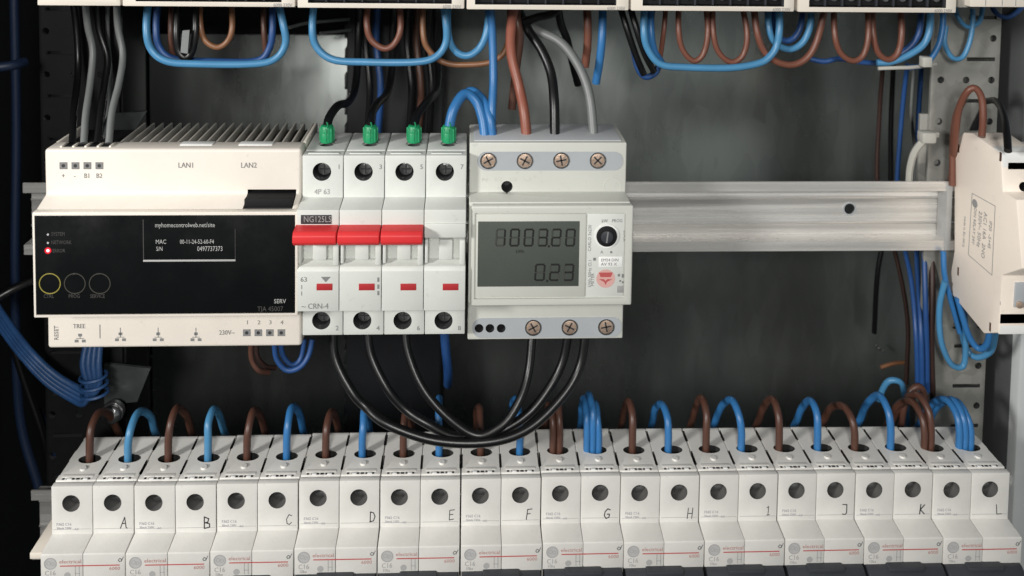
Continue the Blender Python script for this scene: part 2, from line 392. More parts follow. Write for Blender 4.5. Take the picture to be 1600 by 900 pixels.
# ------------------------------------------------------------------ cream controller with black front
cx0, cx1 = -177.2, -69.8
ctl = thing('controller', 'cream DIN controller with glossy black front and a glowing red light', 'controller', (cx0, 0, 0))
FY = -54.0
nt, nb = P(258, 333, FY).z, P(258, 493, FY).z
st = P(270, 233, -43.3).z; sb = P(275, 543, -43.3).z; s2 = P(270, 303, -43.3).z; b1 = P(270, 499, -43.3).z
prof = [(-43.3, st), (-43.3, s2), (FY+1.5, nt), (FY+1.5, nb), (-43.3, nb-1), (-43.3, sb), (-6, sb), (-1, sb+8), (-1, st-10), (-12, st-4), (-33, st-4.2), (-33, st)]
mb = MB(); mb.prism(prof, cx0, cx1, 'X', bev=1.3, seg=3); body = mb.build('housing', 'cream_plastic', ctl)
q0, q1 = P(387, 296, -43.3), P(463, 296, -43.3)
c = MB(); c.box(q0.x, q1.x, -60, -34, P(400, 321, -47).z, q0.z); 
wq = [P(u, 242, -38) for u in (116, 134, 152, 173)]
cut(body, c)
mb = MB(); mb.box(q0.x+.4, q1.x-.4, -50.5, -36, P(400, 323, -50).z, P(400, 306, -47).z, .4); mb.build('connector_plug', 'matt_black', ctl)
# cooling fins along the rear of the top face
mb = MB()
xs = cx0+27
while xs < cx1-1:
    mb.box(xs, xs+.85, -33.2, -6, st-6, st-.3, .15); xs += 4.1
mb.build('vent_fins', 'fin_grey', ctl)
for xa in (cx0, cx1-1.4): mb = MB(); mb.box(xa, xa+1.4, -33.2, -6, st-6, st-.2, .3); mb.build('side_cheek', 'cream_plastic', ctl)
mb = MB(); mb.box(cx0+1.5, cx1-1.5, -33.1, -5.5, st-4.2, st-3.9); mb.build('vent_floor', 'matt_black', ctl)
for (ua, ub) in ((279, 330), (371, 424)):
    mb = MB(); a = P(ua, 222, -40); b = P(ub, 222, -40)
    mb.box(a.x, b.x, -38.6, -34, st-1, st+.35, .2); mb.build('socket_cover', 'label_white', ctl)
mb = MB()
for k in range(4):
    x = P(110+k*19, 222, -38).x; mb.box(x-1.8, x+1.8, -40.5, -34.5, st-2, st+.25, .25)
mb.build('terminal_plug', 'matt_black', ctl)
mb = MB()
for k in range(5):
    x = P(110+(k-.5)*19, 222, -38).x; mb.box(x-.5, x+.5, -41, -36, st-1, st+.6, .2)
mb.build('plug_ribs', 'cream_plastic', ctl)
# front frame and black pane
xf0, xf1 = P(50, 334, FY).x, P(465.5, 334, FY).x
mb = MB(); mb.box(xf0, xf1, FY-.2, FY+3.5, nb-.5, nt+.5, .5); fr = mb.build('front_frame', 'cream_plastic', ctl)
c = MB(); c.box(xf0+1.0, xf1-1.1, FY-3, FY+.6, nb+.6, nt-.8); cut(fr, c, 'cream_plastic')
mb = MB(); mb.box(xf0+1.1, xf1-1.2, FY-.1, FY+1.2, nb+.7, nt-.9, .25); pane = mb.build('front_pane', 'gloss_black', ctl)
TY = FY-.13
def T(mb, s, u, v, h, Y, align='LEFT', sx=1.0):
    q = P(u, v, Y); return mb.text(s, q, h*1.37/3.75, align=align, sx=sx)
mb = MB(); a = P(223, 343, TY); b = P(368, 407, TY)
mb.box(a.x, a.x+.35, TY-.05, TY+.1, b.z, a.z); mb.box(b.x-.2, b.x, TY-.05, TY+.1, b.z, a.z-4); mb.build('label_edge', 'dim_ink', pane)
mb = MB(); mb.box(a.x, b.x, TY-.08, TY+.1, b.z-.35, b.z+.45, .1); mb.build('label_rule', 'white_ink', pane)
mb = MB(); T(mb, 'myhomecontrolweb.net/site', 242, 352, 7.5, TY, sx=.78); T(mb, 'MAC', 243, 378, 7, TY, sx=.8); T(mb, '00-11-24-52-60-F4', 281, 378, 7, TY, sx=.72); T(mb, 'S/N', 244, 389, 7, TY, sx=.7); T(mb, '0497737373', 308, 389, 8, TY, sx=.72)
mb.build('printed_label', 'white_ink', pane)
mb = MB(); T(mb, 'SYSTEM', 80, 366, 6, TY, sx=.75); T(mb, 'NETWORK', 80, 379, 6, TY, sx=.75); T(mb, 'ERROR', 82, 392, 6, TY, sx=.75)
T(mb, 'CTRL', 68, 463, 6, TY, sx=.8); T(mb, 'PROG', 107, 463, 6, TY, sx=.8); T(mb, 'SERVICE', 141, 463, 6, TY, sx=.75); T(mb, 'TJA 45007', 402, 483, 8, TY, sx=.85)
mb.build('printed_text', 'dim_ink', pane)
mb = MB(); T(mb, 'SERV', 428, 471, 7, TY, sx=.9); mb.build('printed_text', 'white_ink', pane)
for (v, mt, r) in ((366.5, 'led_off', .45), (379.5, 'led_off', .45), (391.5, 'led_red', .62)):
    q = P(75, v, TY); mb = MB(); mb.cyl((q.x, q.y-.15, q.z), r, .3, 'Y', 16, bev=.08); il = mb.build('indicator_light', mt, pane)
    if mt == 'led_red': mb = MB(); mb.ring((q.x, q.y-.1, q.z), 1.35, .72, .25); mb.build('glow_ring', 'led_halo', il)  # red glow round the LED drawn as an added glowing ring
for (u, mt) in ((78, 'yellow_ring'), (117, 'grey_ring'), (156, 'grey_ring')):
    q = P(u, 443, TY); mb = MB(); mb.ring((q.x, TY-.12, q.z), 4.4, .36, .3); r_ = mb.build('push_button', mt, pane)
    mb = MB(); mb.cyl((q.x, TY-.05, q.z), 3.9, .2, 'Y', 28); mb.build('button_cap', 'gloss_black', r_)
SY = -43.42
for k in range(8):
    q = P(99+k*18.7, 259, SY) if k < 4 else P(385.5+(k-4)*18, 520, SY)
    mb = MB(); mb.box(q.x-1.6, q.x+1.6, SY-.02, SY+.3, q.z-1.5, q.z+1.5); tw = mb.build('terminal_window', 'grey_ink', ctl)
    mb = MB(); mb.cyl((q.x, q.y-.07, q.z), .75, .2, 'Y', 12); mb.build('terminal_screw', 'ink', tw)
mb = MB()
for (s, u, v, h) in (('+', 96, 275, 8), ('-', 115, 275, 8), ('B1', 131, 275, 8), ('B2', 150, 275, 8), ('LAN1', 278, 258.5, 9), ('LAN2', 376, 258.5, 9), ('230V~', 342, 520, 8), ('TREE', 114, 510, 7.5)):
    T(mb, s, u, v, h, SY, sx=.85)
for k in range(4): T(mb, str(k+1), 384+k*18, 504, 7, SY)
mb.build('printed_text', 'grey_ink', ctl)
for u in (125, 188, 247, 306):
    mb = MB()
    q = P(u, 527 if u > 126 else 529, SY)
    for dx, dz in ((0, 1.5), (-1.5, -1.1), (1.5, -1.1)): mb.box(q.x+dx-.75, q.x+dx+.75, SY-.03, SY+.1, q.z+dz-.6, q.z+dz+.6)
    mb.box(q.x-1.6, q.x+1.6, SY-.03, SY+.1, q.z-.1, q.z+.15); mb.box(q.x-.12, q.x+.12, SY-.03, SY+.1, q.z, q.z+4.2 if u > 126 else q.z+1)
    mb.build('network_icon', 'grey_ink', ctl)
mb = MB()
for u in (156,): q = P(u, 518, SY); mb.box(q.x-.15, q.x+.15, SY-.03, SY+.1, q.z-3, q.z+3)
mb.build('divider_line', 'grey_ink', ctl); mb = MB()
q = P(88, 520, SY); mb.text('RESET', q, 2.4, right=(0, 0, 1), upv=(-1, 0, 0), align='CENTER')
mb.build('printed_text', 'grey_ink', ctl)

# ------------------------------------------------------------------ four pole breaker
bx0, bx1 = -69.6, .6; PW = (bx1-bx0)/4
brk = thing('four_pole_breaker', 'wide four pole breaker with three red toggles between controller and meter', 'circuit breaker', (bx0, 0, 0))
sy = -43.2; ny = -54.5
bt = P(600, 243, sy).z; bs = P(600, 308, sy).z; n1 = P(600, 328, ny).z; n2 = P(600, 350, ny).z
l1 = P(600, 418, ny).z; l2 = P(600, 486, ny).z; bb = P(600, 523, sy).z
rc = ny+6.5
def pole_prof(): return [(sy, bt), (sy, bs), (ny, n1), (ny, n2-6), (rc, n2-7), (rc, l1+1), (ny+1, l1), (ny, l1-1.5), (ny, l2), (sy, l2-1), (sy, bb), (-10, bb), (-1, bb+8), (-1, bt-12), (-13.5, bt-8), (-13.5, bt)]
for k in range(4):
    xa, xb = bx0+k*PW+.12, bx0+(k+1)*PW-.12
    mb = MB(); mb.prism(pole_prof(), xa, xb, 'X', bev=.35, seg=2); o = mb.build('pole_housing', 'cool_plastic', brk)
    uc, ud = (503, 568, 632, 695)[k], (502, 566, 629, 693)[k]
    qa = P(uc, 268.5, sy); qb = P(ud, 501, sy)
    c = MB(); c.cyl((qa.x, sy-2, qa.z), 3.95, 12, 'Y', 28); c.cyl((qb.x, sy-2, qb.z), 3.95, 12, 'Y', 28)
    xm_ = (xa+xb)/2; c.cyl((P((511, 579, 647, 701)[k], 214, -30).x, -31, bt-10), 3.2, 14, 'Z', 20)
    cut(o, c)
    for qq in (qa, qb):
        mb = MB(); mb.cyl((qq.x+.3, sy+5.0, qq.z-.5), 2.8, 2, 'Y', 20, bev=.2); sc = mb.build('terminal_screw', 'steel_screw', o)
        mb = MB(); mb.box(qq.x+.3-2.2, qq.x+.3+2.2, sy+4.9, sy+5.2, qq.z-.8, qq.z-.2); mb.box(qq.x, qq.x+.6, sy+4.88, sy+5.18, qq.z-2.5, qq.z+1.6); mb.build('screw_slot', 'hole_dark', sc)
    # toggle mechanism in the recess
    mb = MB(); mb.box(xm_-2.6, xm_+3.2, rc-4.2, rc+1, l1+2, n2-8, .6); mb.box(xb-2.6, xb-.2, ny+.8, rc+1, l1+.5, n2-7.5, .5); mb.box(xa+.2, xa+1.6, ny+1.5, rc+1, l1+1, n2-7.5, .4)
    mb.build('toggle_guide', 'cool_plastic', o)
    if k < 3:
        mb = MB(); zc1, zc0 = n2-.1, P(600, 386, ny-7).z
        prof = [(ny+2, zc1), (ny-5.5, zc1-.6), (ny-7, zc1-2), (ny-7, zc0+1.6), (ny-5.5, zc0), (ny+2, zc0+.5)]
        mb.prism(prof, xa-(.5 if k == 0 else -.1), xb-.1, 'X', bev=.5, seg=3); mb.build('toggle', 'red_plastic', brk)
    else:
        mb = MB(); mb.box(xa+.1, xb-.1, ny-.8, ny+1, P(600, 371, ny).z, n2+.3, .35); mb.build('blank_toggle', 'cool_plastic', brk)
    # red position windows
    qa = P((507, 573, 638, 704)[k], 448.5, ny-.1)
    mb = MB(); mb.box(qa.x-3.3, qa.x+3.3, ny-.15, ny+.3, qa.z-1.45, qa.z+1.45, .1); mb.build('position_window', 'indicator_red', o)
    mb = MB()
    T(mb, '1357'[k], uc+24, 261, 8, sy-.1); T(mb, '2468'[k], ud+22, 513, 8, sy-.1); mb.build('terminal_number', 'grey_ink', o)
mb = MB(); z_ = P(600, 226, -25).z
for k in range(4):
    xa = bx0+k*PW+2.2; mb.box(xa, xa+PW-4.4, -41.2, -39.8, bt-.3, bt+.35, .1)
mb.build('label_rail', 'cool_plastic', brk)
for k in range(4):
    xa = bx0+k*PW+.5; mb = MB(); mb.box(xa, xa+PW-1, -37, -14, bt-.5, bt+.3, .15); oo = mb.build('terminal_cover', 'cover_grey', brk)
    c = MB(); c.cyl((P((511, 579, 647, 701)[k], 214, -29).x, -29, bt-4), 3.6, 8, 'Z', 20); cut(oo, c)
mb = MB(); a, b = P(470, 336, ny-.1), P(518, 350, ny-.1); mb.box(a.x, b.x, ny-.25, ny+.3, b.z, a.z, .1); pl = mb.build('type_plate', 'ink', brk)
mb = MB(); T(mb, 'NG125LS', 474, 343, 10, ny-.3, sx=.8); mb.build('plate_text', 'pale_ink', pl)
mb = MB(); T(mb, '4P 63', 491, 300, 9, sy-.1, sx=.9); mb.build('printed_text', 'pale_ink', brk)
mb = MB(); T(mb, '~ CRN-4', 471, 479, 9, ny-.1, sx=.9); T(mb, '63', 469, 437, 8, ny-.1); T(mb, 'I', 470, 449, 7, ny-.1); T(mb, 'I', 470, 459, 7, ny-.1)
mb.build('printed_text', 'grey_ink', brk); mb = MB()
q = P(509, 436, ny-.1); mb.poly([(q.x-2, ny-.1, q.z+.9), (q.x+2, ny-.1, q.z+.9), (q.x, ny-.1, q.z-1.4)], .1)
mb.build('arrow_mark', 'grey_ink', brk); mb = MB()
for v in (437, 448, 458): q = P(591, v, ny-.1); mb.box(q.x-.4, q.x+.4, ny-.15, ny+.1, q.z-.9, q.z+.9)
mb.build('scale_mark', 'grey_ink', brk)

# ------------------------------------------------------------------ energy meter
mx0, mx1 = P(733, 300, -38.6).x, P(978, 300, -38.6).x
met = thing('energy_meter', 'off white energy meter with grey display reading 1003.20', 'meter', (mx0, 0, 0))
sy = -38.6; ny = -52.2
mt_ = P(850, 223, sy).z; ms = P(850, 300, sy).z; n1 = P(860, 322, ny).z; n2 = P(860, 478, ny).z; mbm = P(855, 530, sy).z
prof = [(sy, mt_), (sy, ms), (ny+3, n1+.5), (ny+3, n2-.2), (sy, n2-3), (sy, mbm), (-10, mbm), (-1, mbm+8), (-1, mt_-12), (-12.5, mt_-6), (-12.5, mt_)]
mb = MB(); mb.prism(prof, mx0, mx1, 'X', bev=.6, seg=3); body = mb.build('housing', 'meter_plastic', met)
mb = MB(); mb.box(mx0+2, mx1-2, -36.2, -13.5, mt_-.5, mt_+.3, .15); mb.build('terminal_cover', 'cover_blue_grey', met)
def rr(x0, x1, z0, z1, r, seg=6):
    pts = []
    for (cx, cz, a0) in ((x1-r, z1-r, 0), (x0+r, z1-r, 90), (x0+r, z0+r, 180), (x1-r, z0+r, 270)):
        for k in range(seg+1): a = radians(a0+90*k/seg); pts.append((cx+r*cos(a), cz+r*sin(a)))
    return pts
c = MB(); q = P(792, 291.5, sy); c.cyl((q.x, sy-2, q.z), 2.5, 10, 'Y', 24)
for u in (748.5, 765.5, 783): q = P(u, 512.5, sy); c.cyl((q.x, sy-3, q.z), 1.95, 10, 'Y', 20)
cut(body, c)
def grey_strip(u0, v0, u1, v1, holes, screws, name):
    a, b = P(u0, v0, sy), P(u1, v1, sy)
    mb = MB(); mb.prism(rr(a.x, b.x, b.z, a.z, (a.z-b.z)/2-.3), sy-.25, sy+.5, 'Y'); o = mb.build('terminal_strip', 'strip_grey', met)
    c = MB()
    for h in holes: q = P(h[0], h[1], sy); c.cyl((q.x, sy-3, q.z), 1.95, 6, 'Y', 20)
    for s_ in screws: q = P(s_[0], s_[1], sy); c.cyl((q.x, sy-3, q.z), 3.6, 6, 'Y', 24)
    cut(o, c)
    for n_, s_ in enumerate(screws):
        q = P(s_[0], s_[1], sy)
        mb = MB(); mb.ring((q.x, sy-.5, q.z), 3.65, .55, 1.0); r_ = mb.build('screw_collar', 'steel_screw', o)
        mb = MB(); mb.cyl((q.x, sy-.35, q.z), 3.05, 1, 'Y', 24, bev=.3); h_ = mb.build('terminal_screw', 'copper_screw', o)
        mb = MB(); a_ = (.5, 1.1, .2, .8, .4, .9, .1)[n_]
        for aa in (a_, a_+pi/2):
            mb.stroke([(q.x-2.1*cos(aa), q.z-2.1*sin(aa)), (q.x+2.1*cos(aa), q.z+2.1*sin(aa))], .7, sy-.37, .06)
        mb.build('screw_slot', 'hole_dark', h_)
grey_strip(746, 237, 973, 266, (), ((763, 251), (820, 251), (877, 250.5), (934, 250.5)), 'top')
grey_strip(738, 497, 971, 526, ((748.5, 512.5), (765.5, 512.5), (783, 512.5)), ((833, 511.5), (890, 511), (947, 510.5)), 'bottom')
mb = MB(); q = P(957, 291, sy-.05); mb.ring((q.x, sy-.15, q.z), 3.9, .25, .3); mb.build('moulded_ring', 'meter_plastic', met)
mb = MB(); T(mb, 'N   L1   L2   L3', 752, 281, 6, sy-.1, sx=1.6); mb.build('moulded_text', 'meter_plastic', met)
fx0, fx1 = P(736, 400, ny).x, P(988.5, 400, ny).x
mb = MB(); mb.box(fx0, fx1, ny, ny+4, n2, n1, .7, 3); fr = mb.build('front_bezel', 'meter_plastic', met)
a, b = P(742, 333, ny), P(975, 466, ny)
c = MB(); c.box(a.x, b.x, ny-2, ny+.9, b.z, a.z); cut(fr, c, 'meter_plastic')
# inner picture frame round the display (slanted lower lip)
mb = MB(); mb.box(a.x+.6, P(915, 400, ny).x, ny+.2, ny+1.5, b.z+.5, a.z-.6, .3); pn = mb.build('display_frame', 'meter_plastic', met)
a2, b2 = P(747, 346, ny+.2), P(904, 447, ny+.2)
mb = MB(); mb.box(a2.x, b2.x, ny+.05, ny+.6, b2.z, a2.z, .15); lcd = mb.build('display', 'lcd', met)
mb = MB(); mb.box(P(917, 400, ny).x, b.x-.4, ny+.4, ny+1.4, b.z+.5, a.z-.6, .2); sp = mb.build('side_panel', 'strip_light' if 'strip_light' in MT else 'cool_plastic', met)
SEG = {'0': 'abcdef', '1': 'bc', '2': 'abged', '3': 'abgcd', '8': 'abcdefg'}
def digit(mb, ch, x, z, w_, h_, t_, Y, mode):
    sk = .10
    def X(px, pz): return (x+px*w_+sk*pz*h_*.5, z+pz*h_)
    L = {'a': ((0.1, 1), (.9, 1)), 'b': ((1, .94), (1, .56)), 'c': ((1, .44), (1, .06)), 'd': ((.1, 0), (.9, 0)), 'e': ((0, .44), (0, .06)), 'f': ((0, .94), (0, .56)), 'g': ((.1, .5), (.9, .5))}
    for s_, (p0, p1) in L.items():
        if (s_ in SEG[ch]) == mode: mb.stroke([X(*p0), X(*p1)], t_, Y, .05)
for mode, mt2 in ((True, 'lcd_segment'), (False, 'lcd_ghost')):
    mb = MB()
    for ch, u in zip('100320', (775, 797, 819, 841, 862, 884)):
        q = P(u, 384, ny); digit(mb, ch, q.x, q.z, 3.5, 7.0, .85, ny+.04, mode)
    for ch, u in zip('8023'[0:], (815, 836, 859, 881)):
        if ch == '8' and mode: continue
        q = P(u, 438, ny); digit(mb, ch, q.x, q.z, 3.7, 6.8, .85, ny+.04, mode)
    if mode:
        for (u, v) in ((857.5, 385), (855, 439)): q = P(u, v, ny); mb.box(q.x-.45, q.x+.45, ny-.01, ny+.1, q.z-.45, q.z+.45)
        T(mb, 'kWh', 806, 393, 6, ny+.03, sx=.8)
    mb.build('display_digits' if mode else 'unlit_segments', mt2, lcd)
q = P(948, 369, ny)
mb = MB(); mb.ring((q.x, ny-.1, q.z), 5.2, .75, .8); kr = mb.build('knob_collar', 'label_white', met)
mb = MB(); mb.cyl((q.x, ny-.9, q.z), 4.4, 2, 'Y', 32, bev=.5); kn = mb.build('selector_knob', 'matt_black', met)
mb = MB(); mb.cyl((q.x, ny-1.3, q.z), 2.6, 1, 'Y', 24, bev=.3); mb.build('knob_cap', 'toggle_dark', kn)
mb = MB(); mb.stroke([(q.x-.2, q.z-2.2), (q.x+.3, q.z+2.2)], .6, ny-1.32); mb.build('knob_slot', 'grey_ink', kn)
a, b = P(936, 402, ny), P(972.5, 417.5, ny)
mb = MB(); mb.box(a.x, b.x, ny+.2, ny+.5, b.z, a.z, .1); stk = mb.build('sticker', 'label_white', met)
mb = MB(); T(mb, 'EM24 DIN', 939, 406.5, 5, ny+.15, sx=.95); T(mb, 'AV 93 X', 939, 413, 5, ny+.15, sx=1.05); mb.build('sticker_text', 'grey_ink', stk)
q = P(946.5, 436, ny)
mb = MB(); mb.cyl((q.x, ny+.3, q.z), 4.0, .3, 'Y', 32); lg = mb.build('emblem_disc', 'pink_ink', met)
mb = MB(); Y_ = ny+.26
mb.poly([(q.x-3, Y_, q.z+2.7), (q.x+3, Y_, q.z+2.7), (q.x+2.2, Y_, q.z+.7), (q.x-2.2, Y_, q.z+.7)], .05)
mb.poly([(q.x-2.9, Y_, q.z-.2), (q.x-.7, Y_, q.z-.2), (q.x, Y_, q.z-1), (q.x+.7, Y_, q.z-.2), (q.x+2.9, Y_, q.z-.2), (q.x+.6, Y_, q.z-1.4), (q.x, Y_, q.z-2.8), (q.x-.6, Y_, q.z-1.4)], .05)
mb.build('emblem', 'red_ink', lg)
mb = MB()
for (u, v, w_, h_) in ((929, 405, 1.2, 1.2), (967, 430, 1.0, 1.1), (973, 431, .9, 1.6), (969, 439, .8, .8), (973, 441, .8, .8), (955, 394, .9, .9)):
    q = P(u, v, ny+.35); mb.box(q.x-w_/2, q.x+w_/2, ny+.3, ny+.5, q.z-h_/2, q.z+h_/2)
T(mb, 'kW', 940, 345.5, 6, ny+.35, sx=.8); T(mb, 'PROG', 956, 345, 5.5, ny+.35, sx=.85); T(mb, 'A', 938, 394, 5, ny+.35)
q = P(976, 369, ny+.35); mb.text('LOCK', q, 1.8, right=(0, 0, -1), upv=(1, 0, 0), align='CENTER')
for (uu, v, s_) in ((924.5, 372, 'CARLO 3x230'), (924.5, 427, 'kWh 50Hz Cl.1'), (929, 437, 'METER')):
    q = P(uu-3, v, ny+.35); mb.text(s_, q, 1.9, right=(0, 0, 1), upv=(-1, 0, 0), align='CENTER')
mb.build('panel_marks', 'grey_ink', met)
mb = MB(); q = P(970, 452, ny+.3); mb.box(q.x-1.6, q.x+1.6, ny+.28, ny+.5, q.z-1.5, q.z+1.5, .1); mb.build('light_sensor', 'pale_ink', met)
mb = MB()
for k, u in enumerate((833, 890, 943)): q = P(u, 533, -34); mb.cyl((q.x, -33, mbm-1.2), 2.2, 4, 'Z', 14)
mb.build('terminal_clip', 'green_plastic', met)

# ------------------------------------------------------------------ module at the right end of the rail
xd = 241.0
mod = thing('relay_module', 'cream module seen from its side with a printed label, right end of the rail', 'rail module', (xd, 0, 0))
def Q(u, v): p = PX(u, v, xd); return (p.y, p.z)
prof = [Q(1491, 222), Q(1506, 207), Q(1520, 208), Q(1564, 240), Q(1567, 300), Q(1588, 312), Q(1597, 420), Q(1566, 430), Q(1560, 520), Q(1537, 521), Q(1481, 452), Q(1491, 392)]
mb = MB(); mb.prism(prof, xd, xd+17.6, 'X', bev=.5, seg=2); hs_ = mb.build('housing', 'side_plastic', mod)
fy = Q(1564, 240)[0]
ta, tb = P(1563, 216, fy), P(1563, 312, fy)
mb = MB(); fb = fy-.9
mb.box(xd+.25, xd+34, fb, fy+14, P(1570, 310, fb).z, P(1570, 238, fb).z, .5)
o = mb.build('terminal_block', 'label_white', mod)
c = MB(); q = P(1586, 259, fb); c.box(q.x-3.2, xd+30, fb-4, fb+5, q.z-1.6, q.z+1.4); q = P(1595, 290, fb); c.cyl((q.x+.4, fb-4, q.z), 2.1, 9, 'Y', 20); cut(o, c)
c = MB(); q = P(1586, 259, fb); c.box(q.x-3.2, xd+30, fb-4, fb+5, q.z-1.6, q.z+1.4); q = P(1595, 290, fb); c.cyl((q.x+.4, fb-4, q.z), 2.1, 9, 'Y', 20); cut(hs_, c)
mb = MB(); T(mb, 'L2', 1574, 291, 7, fb-.1); mb.build('terminal_mark', 'grey_ink', o)
fy2 = Q(1560, 480)[0]
mb = MB(); fy2 += 2.1; mb.box(xd+.25, xd+34, fy2-3, fy2+10, P(1560, 523, fy2-3).z, P(1560, 432, fy2-3).z, .5); o = mb.build('terminal_block', 'label_white', mod)
c = MB(); q = P(1562, 498, fy2-3); c.box(q.x+.2, xd+30, fy2-6, fy2+2, q.z-2.2, q.z+2.2); cut(o, c)
c = MB(); c.box(q.x+.2, xd+30, fy2-6, fy2+2, q.z-2.2, q.z+2.2); cut(hs_, c)
mb = MB(); q = P(1592, 460, fy2-3); mb.box(q.x-2.6, q.x+6, fy2-4.2, fy2-2.9, q.z-5.5, q.z+6, .3); mb.build('terminal_plate', 'strip_grey', o)
mb = MB(); mb.cyl((q.x-.5, fy2-5, q.z-4), 1.6, 1, 'Y', 16, bev=.2); mb.build('terminal_screw', 'copper_screw', o)
mb = MB(); T(mb, 'L3', 1562, 474, 7, fy2-3.1); mb.build('terminal_mark', 'grey_ink', o)
# printed side label (in the plane of the side face)
mb = MB(); L4 = [PX(u, v, xd-.1) for u, v in ((1519, 302), (1555, 322), (1550, 430), (1513, 398))]
for a, b in zip(L4, L4[1:]+L4[:1]):
    d = (b-a).normalized(); n = Vector((0, -d.z, d.y))*.14; mb.poly([a-n, a+n, b+n, b-n], .06)
ax = (L4[1]-L4[0]).normalized(); az = (L4[0]-L4[3]).normalized()
def lab(u, v, s_, h): mb.text(s_, PX(u, v, xd-.1), h, right=-az, upv=ax, thick=.06)
lab(1524, 325, 'DIN RELAY 24V', 2.6); lab(1532, 330, '230V~ 50Hz', 3.4); lab(1540, 332, 'AC1 16A  2NO', 3.4); lab(1548, 345, 'IP20  -5+45', 2.8); lab(1508, 338, 'made in EU 0412', 2.2)
q = PX(1523, 318, xd-.1)
mb.cyl((q.x, q.y, q.z), 2.0, .1, 'X', 16)
mb.build('side_print', 'pale_ink', mod)
mb = MB()
for (u, v) in ((1498, 232), (1497, 424), (1547, 511), (1563, 245)):
    q = PX(u, v, xd-.1); mb.box(q.x-.05, q.x+.3, q.y-.5, q.y+.5, q.z-2, q.z+2)
mb.build('case_latch', 'brown_wire', mod)
mb = MB(); q = PX(1479, 285, xd); mb.box(xd-3, xd-.3, -1, 7, -17, 16, .3); mb.build('rail_foot', 'terminal_grey', mod)

# ------------------------------------------------------------------ lower row: twelve two pole breakers
HX = [112, 176, 241, 305, 370, 434, 499, 562, 625, 688, 750, 813, 876, 938, 1000, 1062, 1123, 1184, 1245, 1305, 1366, 1427, 1487, 1548]
HV = [(112, 787), (305, 784), (499, 779), (688, 775.5), (876, 771.5), (1062, 768.5), (1245, 767.5), (1427, 765.5), (1548, 765)]
def interp(u, T_):
    for (a, b), (c_, d) in zip(T_, T_[1:]):
        if u <= c_: return b+(d-b)*(u-a)/(c_-a)
    return T_[-1][1]
PW = 17.6; sy = -44.0; ny = -53.5
W2 = PW-.22
GRP = 'two pole breakers in the lower row'
LET = 'ABCDEFGHIJKL'
pr = thing('two_pole_breaker', '', 'circuit breaker', (0, 0, 0), GRP)
zt = 7.6; zs = -13.6; zn = -14.6; zn2 = -26.3
for s_ in (-1, 1):
    xa, xb = (-W2, -.10) if s_ < 0 else (.10, W2)
    xc = s_*PW/2
    prof = [(sy, zt), (sy, zs), (ny+.2, zn), (ny, zn-.4), (ny, zn2), (ny+5, zn2-1.5), (ny+5, -44), (ny, -46), (ny, -60), (sy, -62), (sy, -80), (-8, -80), (-1, -74), (-1, -14), (-13, -10), (-13, zt), (-40.2, zt), (-40.5, zt-.7), (-41.1, zt-.7), (-41.4, zt)]
    mb = MB(); mb.prism(prof, xa, xb, 'X', bev=.28, seg=2); o = mb.build('pole_housing', 'breaker_plastic', pr)
    c = MB(); c.cyl((xc-.3, sy-2, 0), 3.75, 11, 'Y', 28); cut(o, c, 'hole_wall_shade'); c = MB(); c.cyl((0, -27.5, zt-8), 2.7, 14, 'Z', 24, ex=1.85)
    for v in c.b.verts: v.co.x += xc+.3
    cut(o, c, 'slot_dark'); c = MB()
    for xe_, sg in ((xa, -1), (xb, 1)):
        for (ya, yb_) in ((-37.2, -28.5), (-22, -14.8)): c.box(min(xe_-sg*.45, xe_+sg), max(xe_-sg*.45, xe_+sg), ya, yb_, zt-3, zt+1)
    cut(o, c, 'slot_dark')
    mb = MB(); mb.cyl((xc+.2, sy+5, -.9), 2.9, 2, 'Y', 20, bev=.2); sc = mb.build('terminal_screw', 'steel_screw', o)
    mb = MB(); mb.stroke([(xc-2.2, -1.2), (xc+2, .2)], .7, sy+4.95, .06); mb.build('screw_slot', 'hole_dark', sc)
    mb = MB(); mb.box(xc-6.6, xc+6.6, -13.4-25.2, -13.4-23.6, zt-.3, zt+.22, .08); mb.cyl((xc+.3, -33.6, zt-.3), 1.7, .95, 'Z', 16, r2=1.2)
    mb.build('moulded_rib', 'breaker_plastic', o)
    mb = MB(); 
    for j, (dx, wd) in enumerate(((-5.6, 1.0), (-3.8, .6), (-1.6, 1.8), (.6, 1.5), (2.6, 1.2), (5.4, .9))): mb.box(xc+dx-wd/2, xc+dx+wd/2, -40.0, -39.0, zt-.2, zt+.05)
    mb.build('print_marks', 'ink', o)
    mb = MB()
    for dx in (-2.8, 3.9): mb.box(xc+dx-1.0, xc+dx+1.0, -40.2, -39.1, zt-.1, zt+.3, .05)
    mb.build('pale_tab', 'label_white', o)
    mb = MB(); mb.box(xa+.6, xb-.6, sy-.04, sy+.1, zs+2.0, zs+2.18); mb.build('engraved_line', 'terminal_grey', o)
mb = MB(); mb.text('F362 C16', (-W2+2.0, sy-.05, -9.3), 1.7, sx=.95); mb.text('30mA 230V', (-W2+2.0, sy-.05, -11.1), 1.45, sx=.9); mb.text('AC', (-W2+9.6, sy-.05, -11.5), 1.3)
mb.build('rating_print', 'lilac_ink', pr)
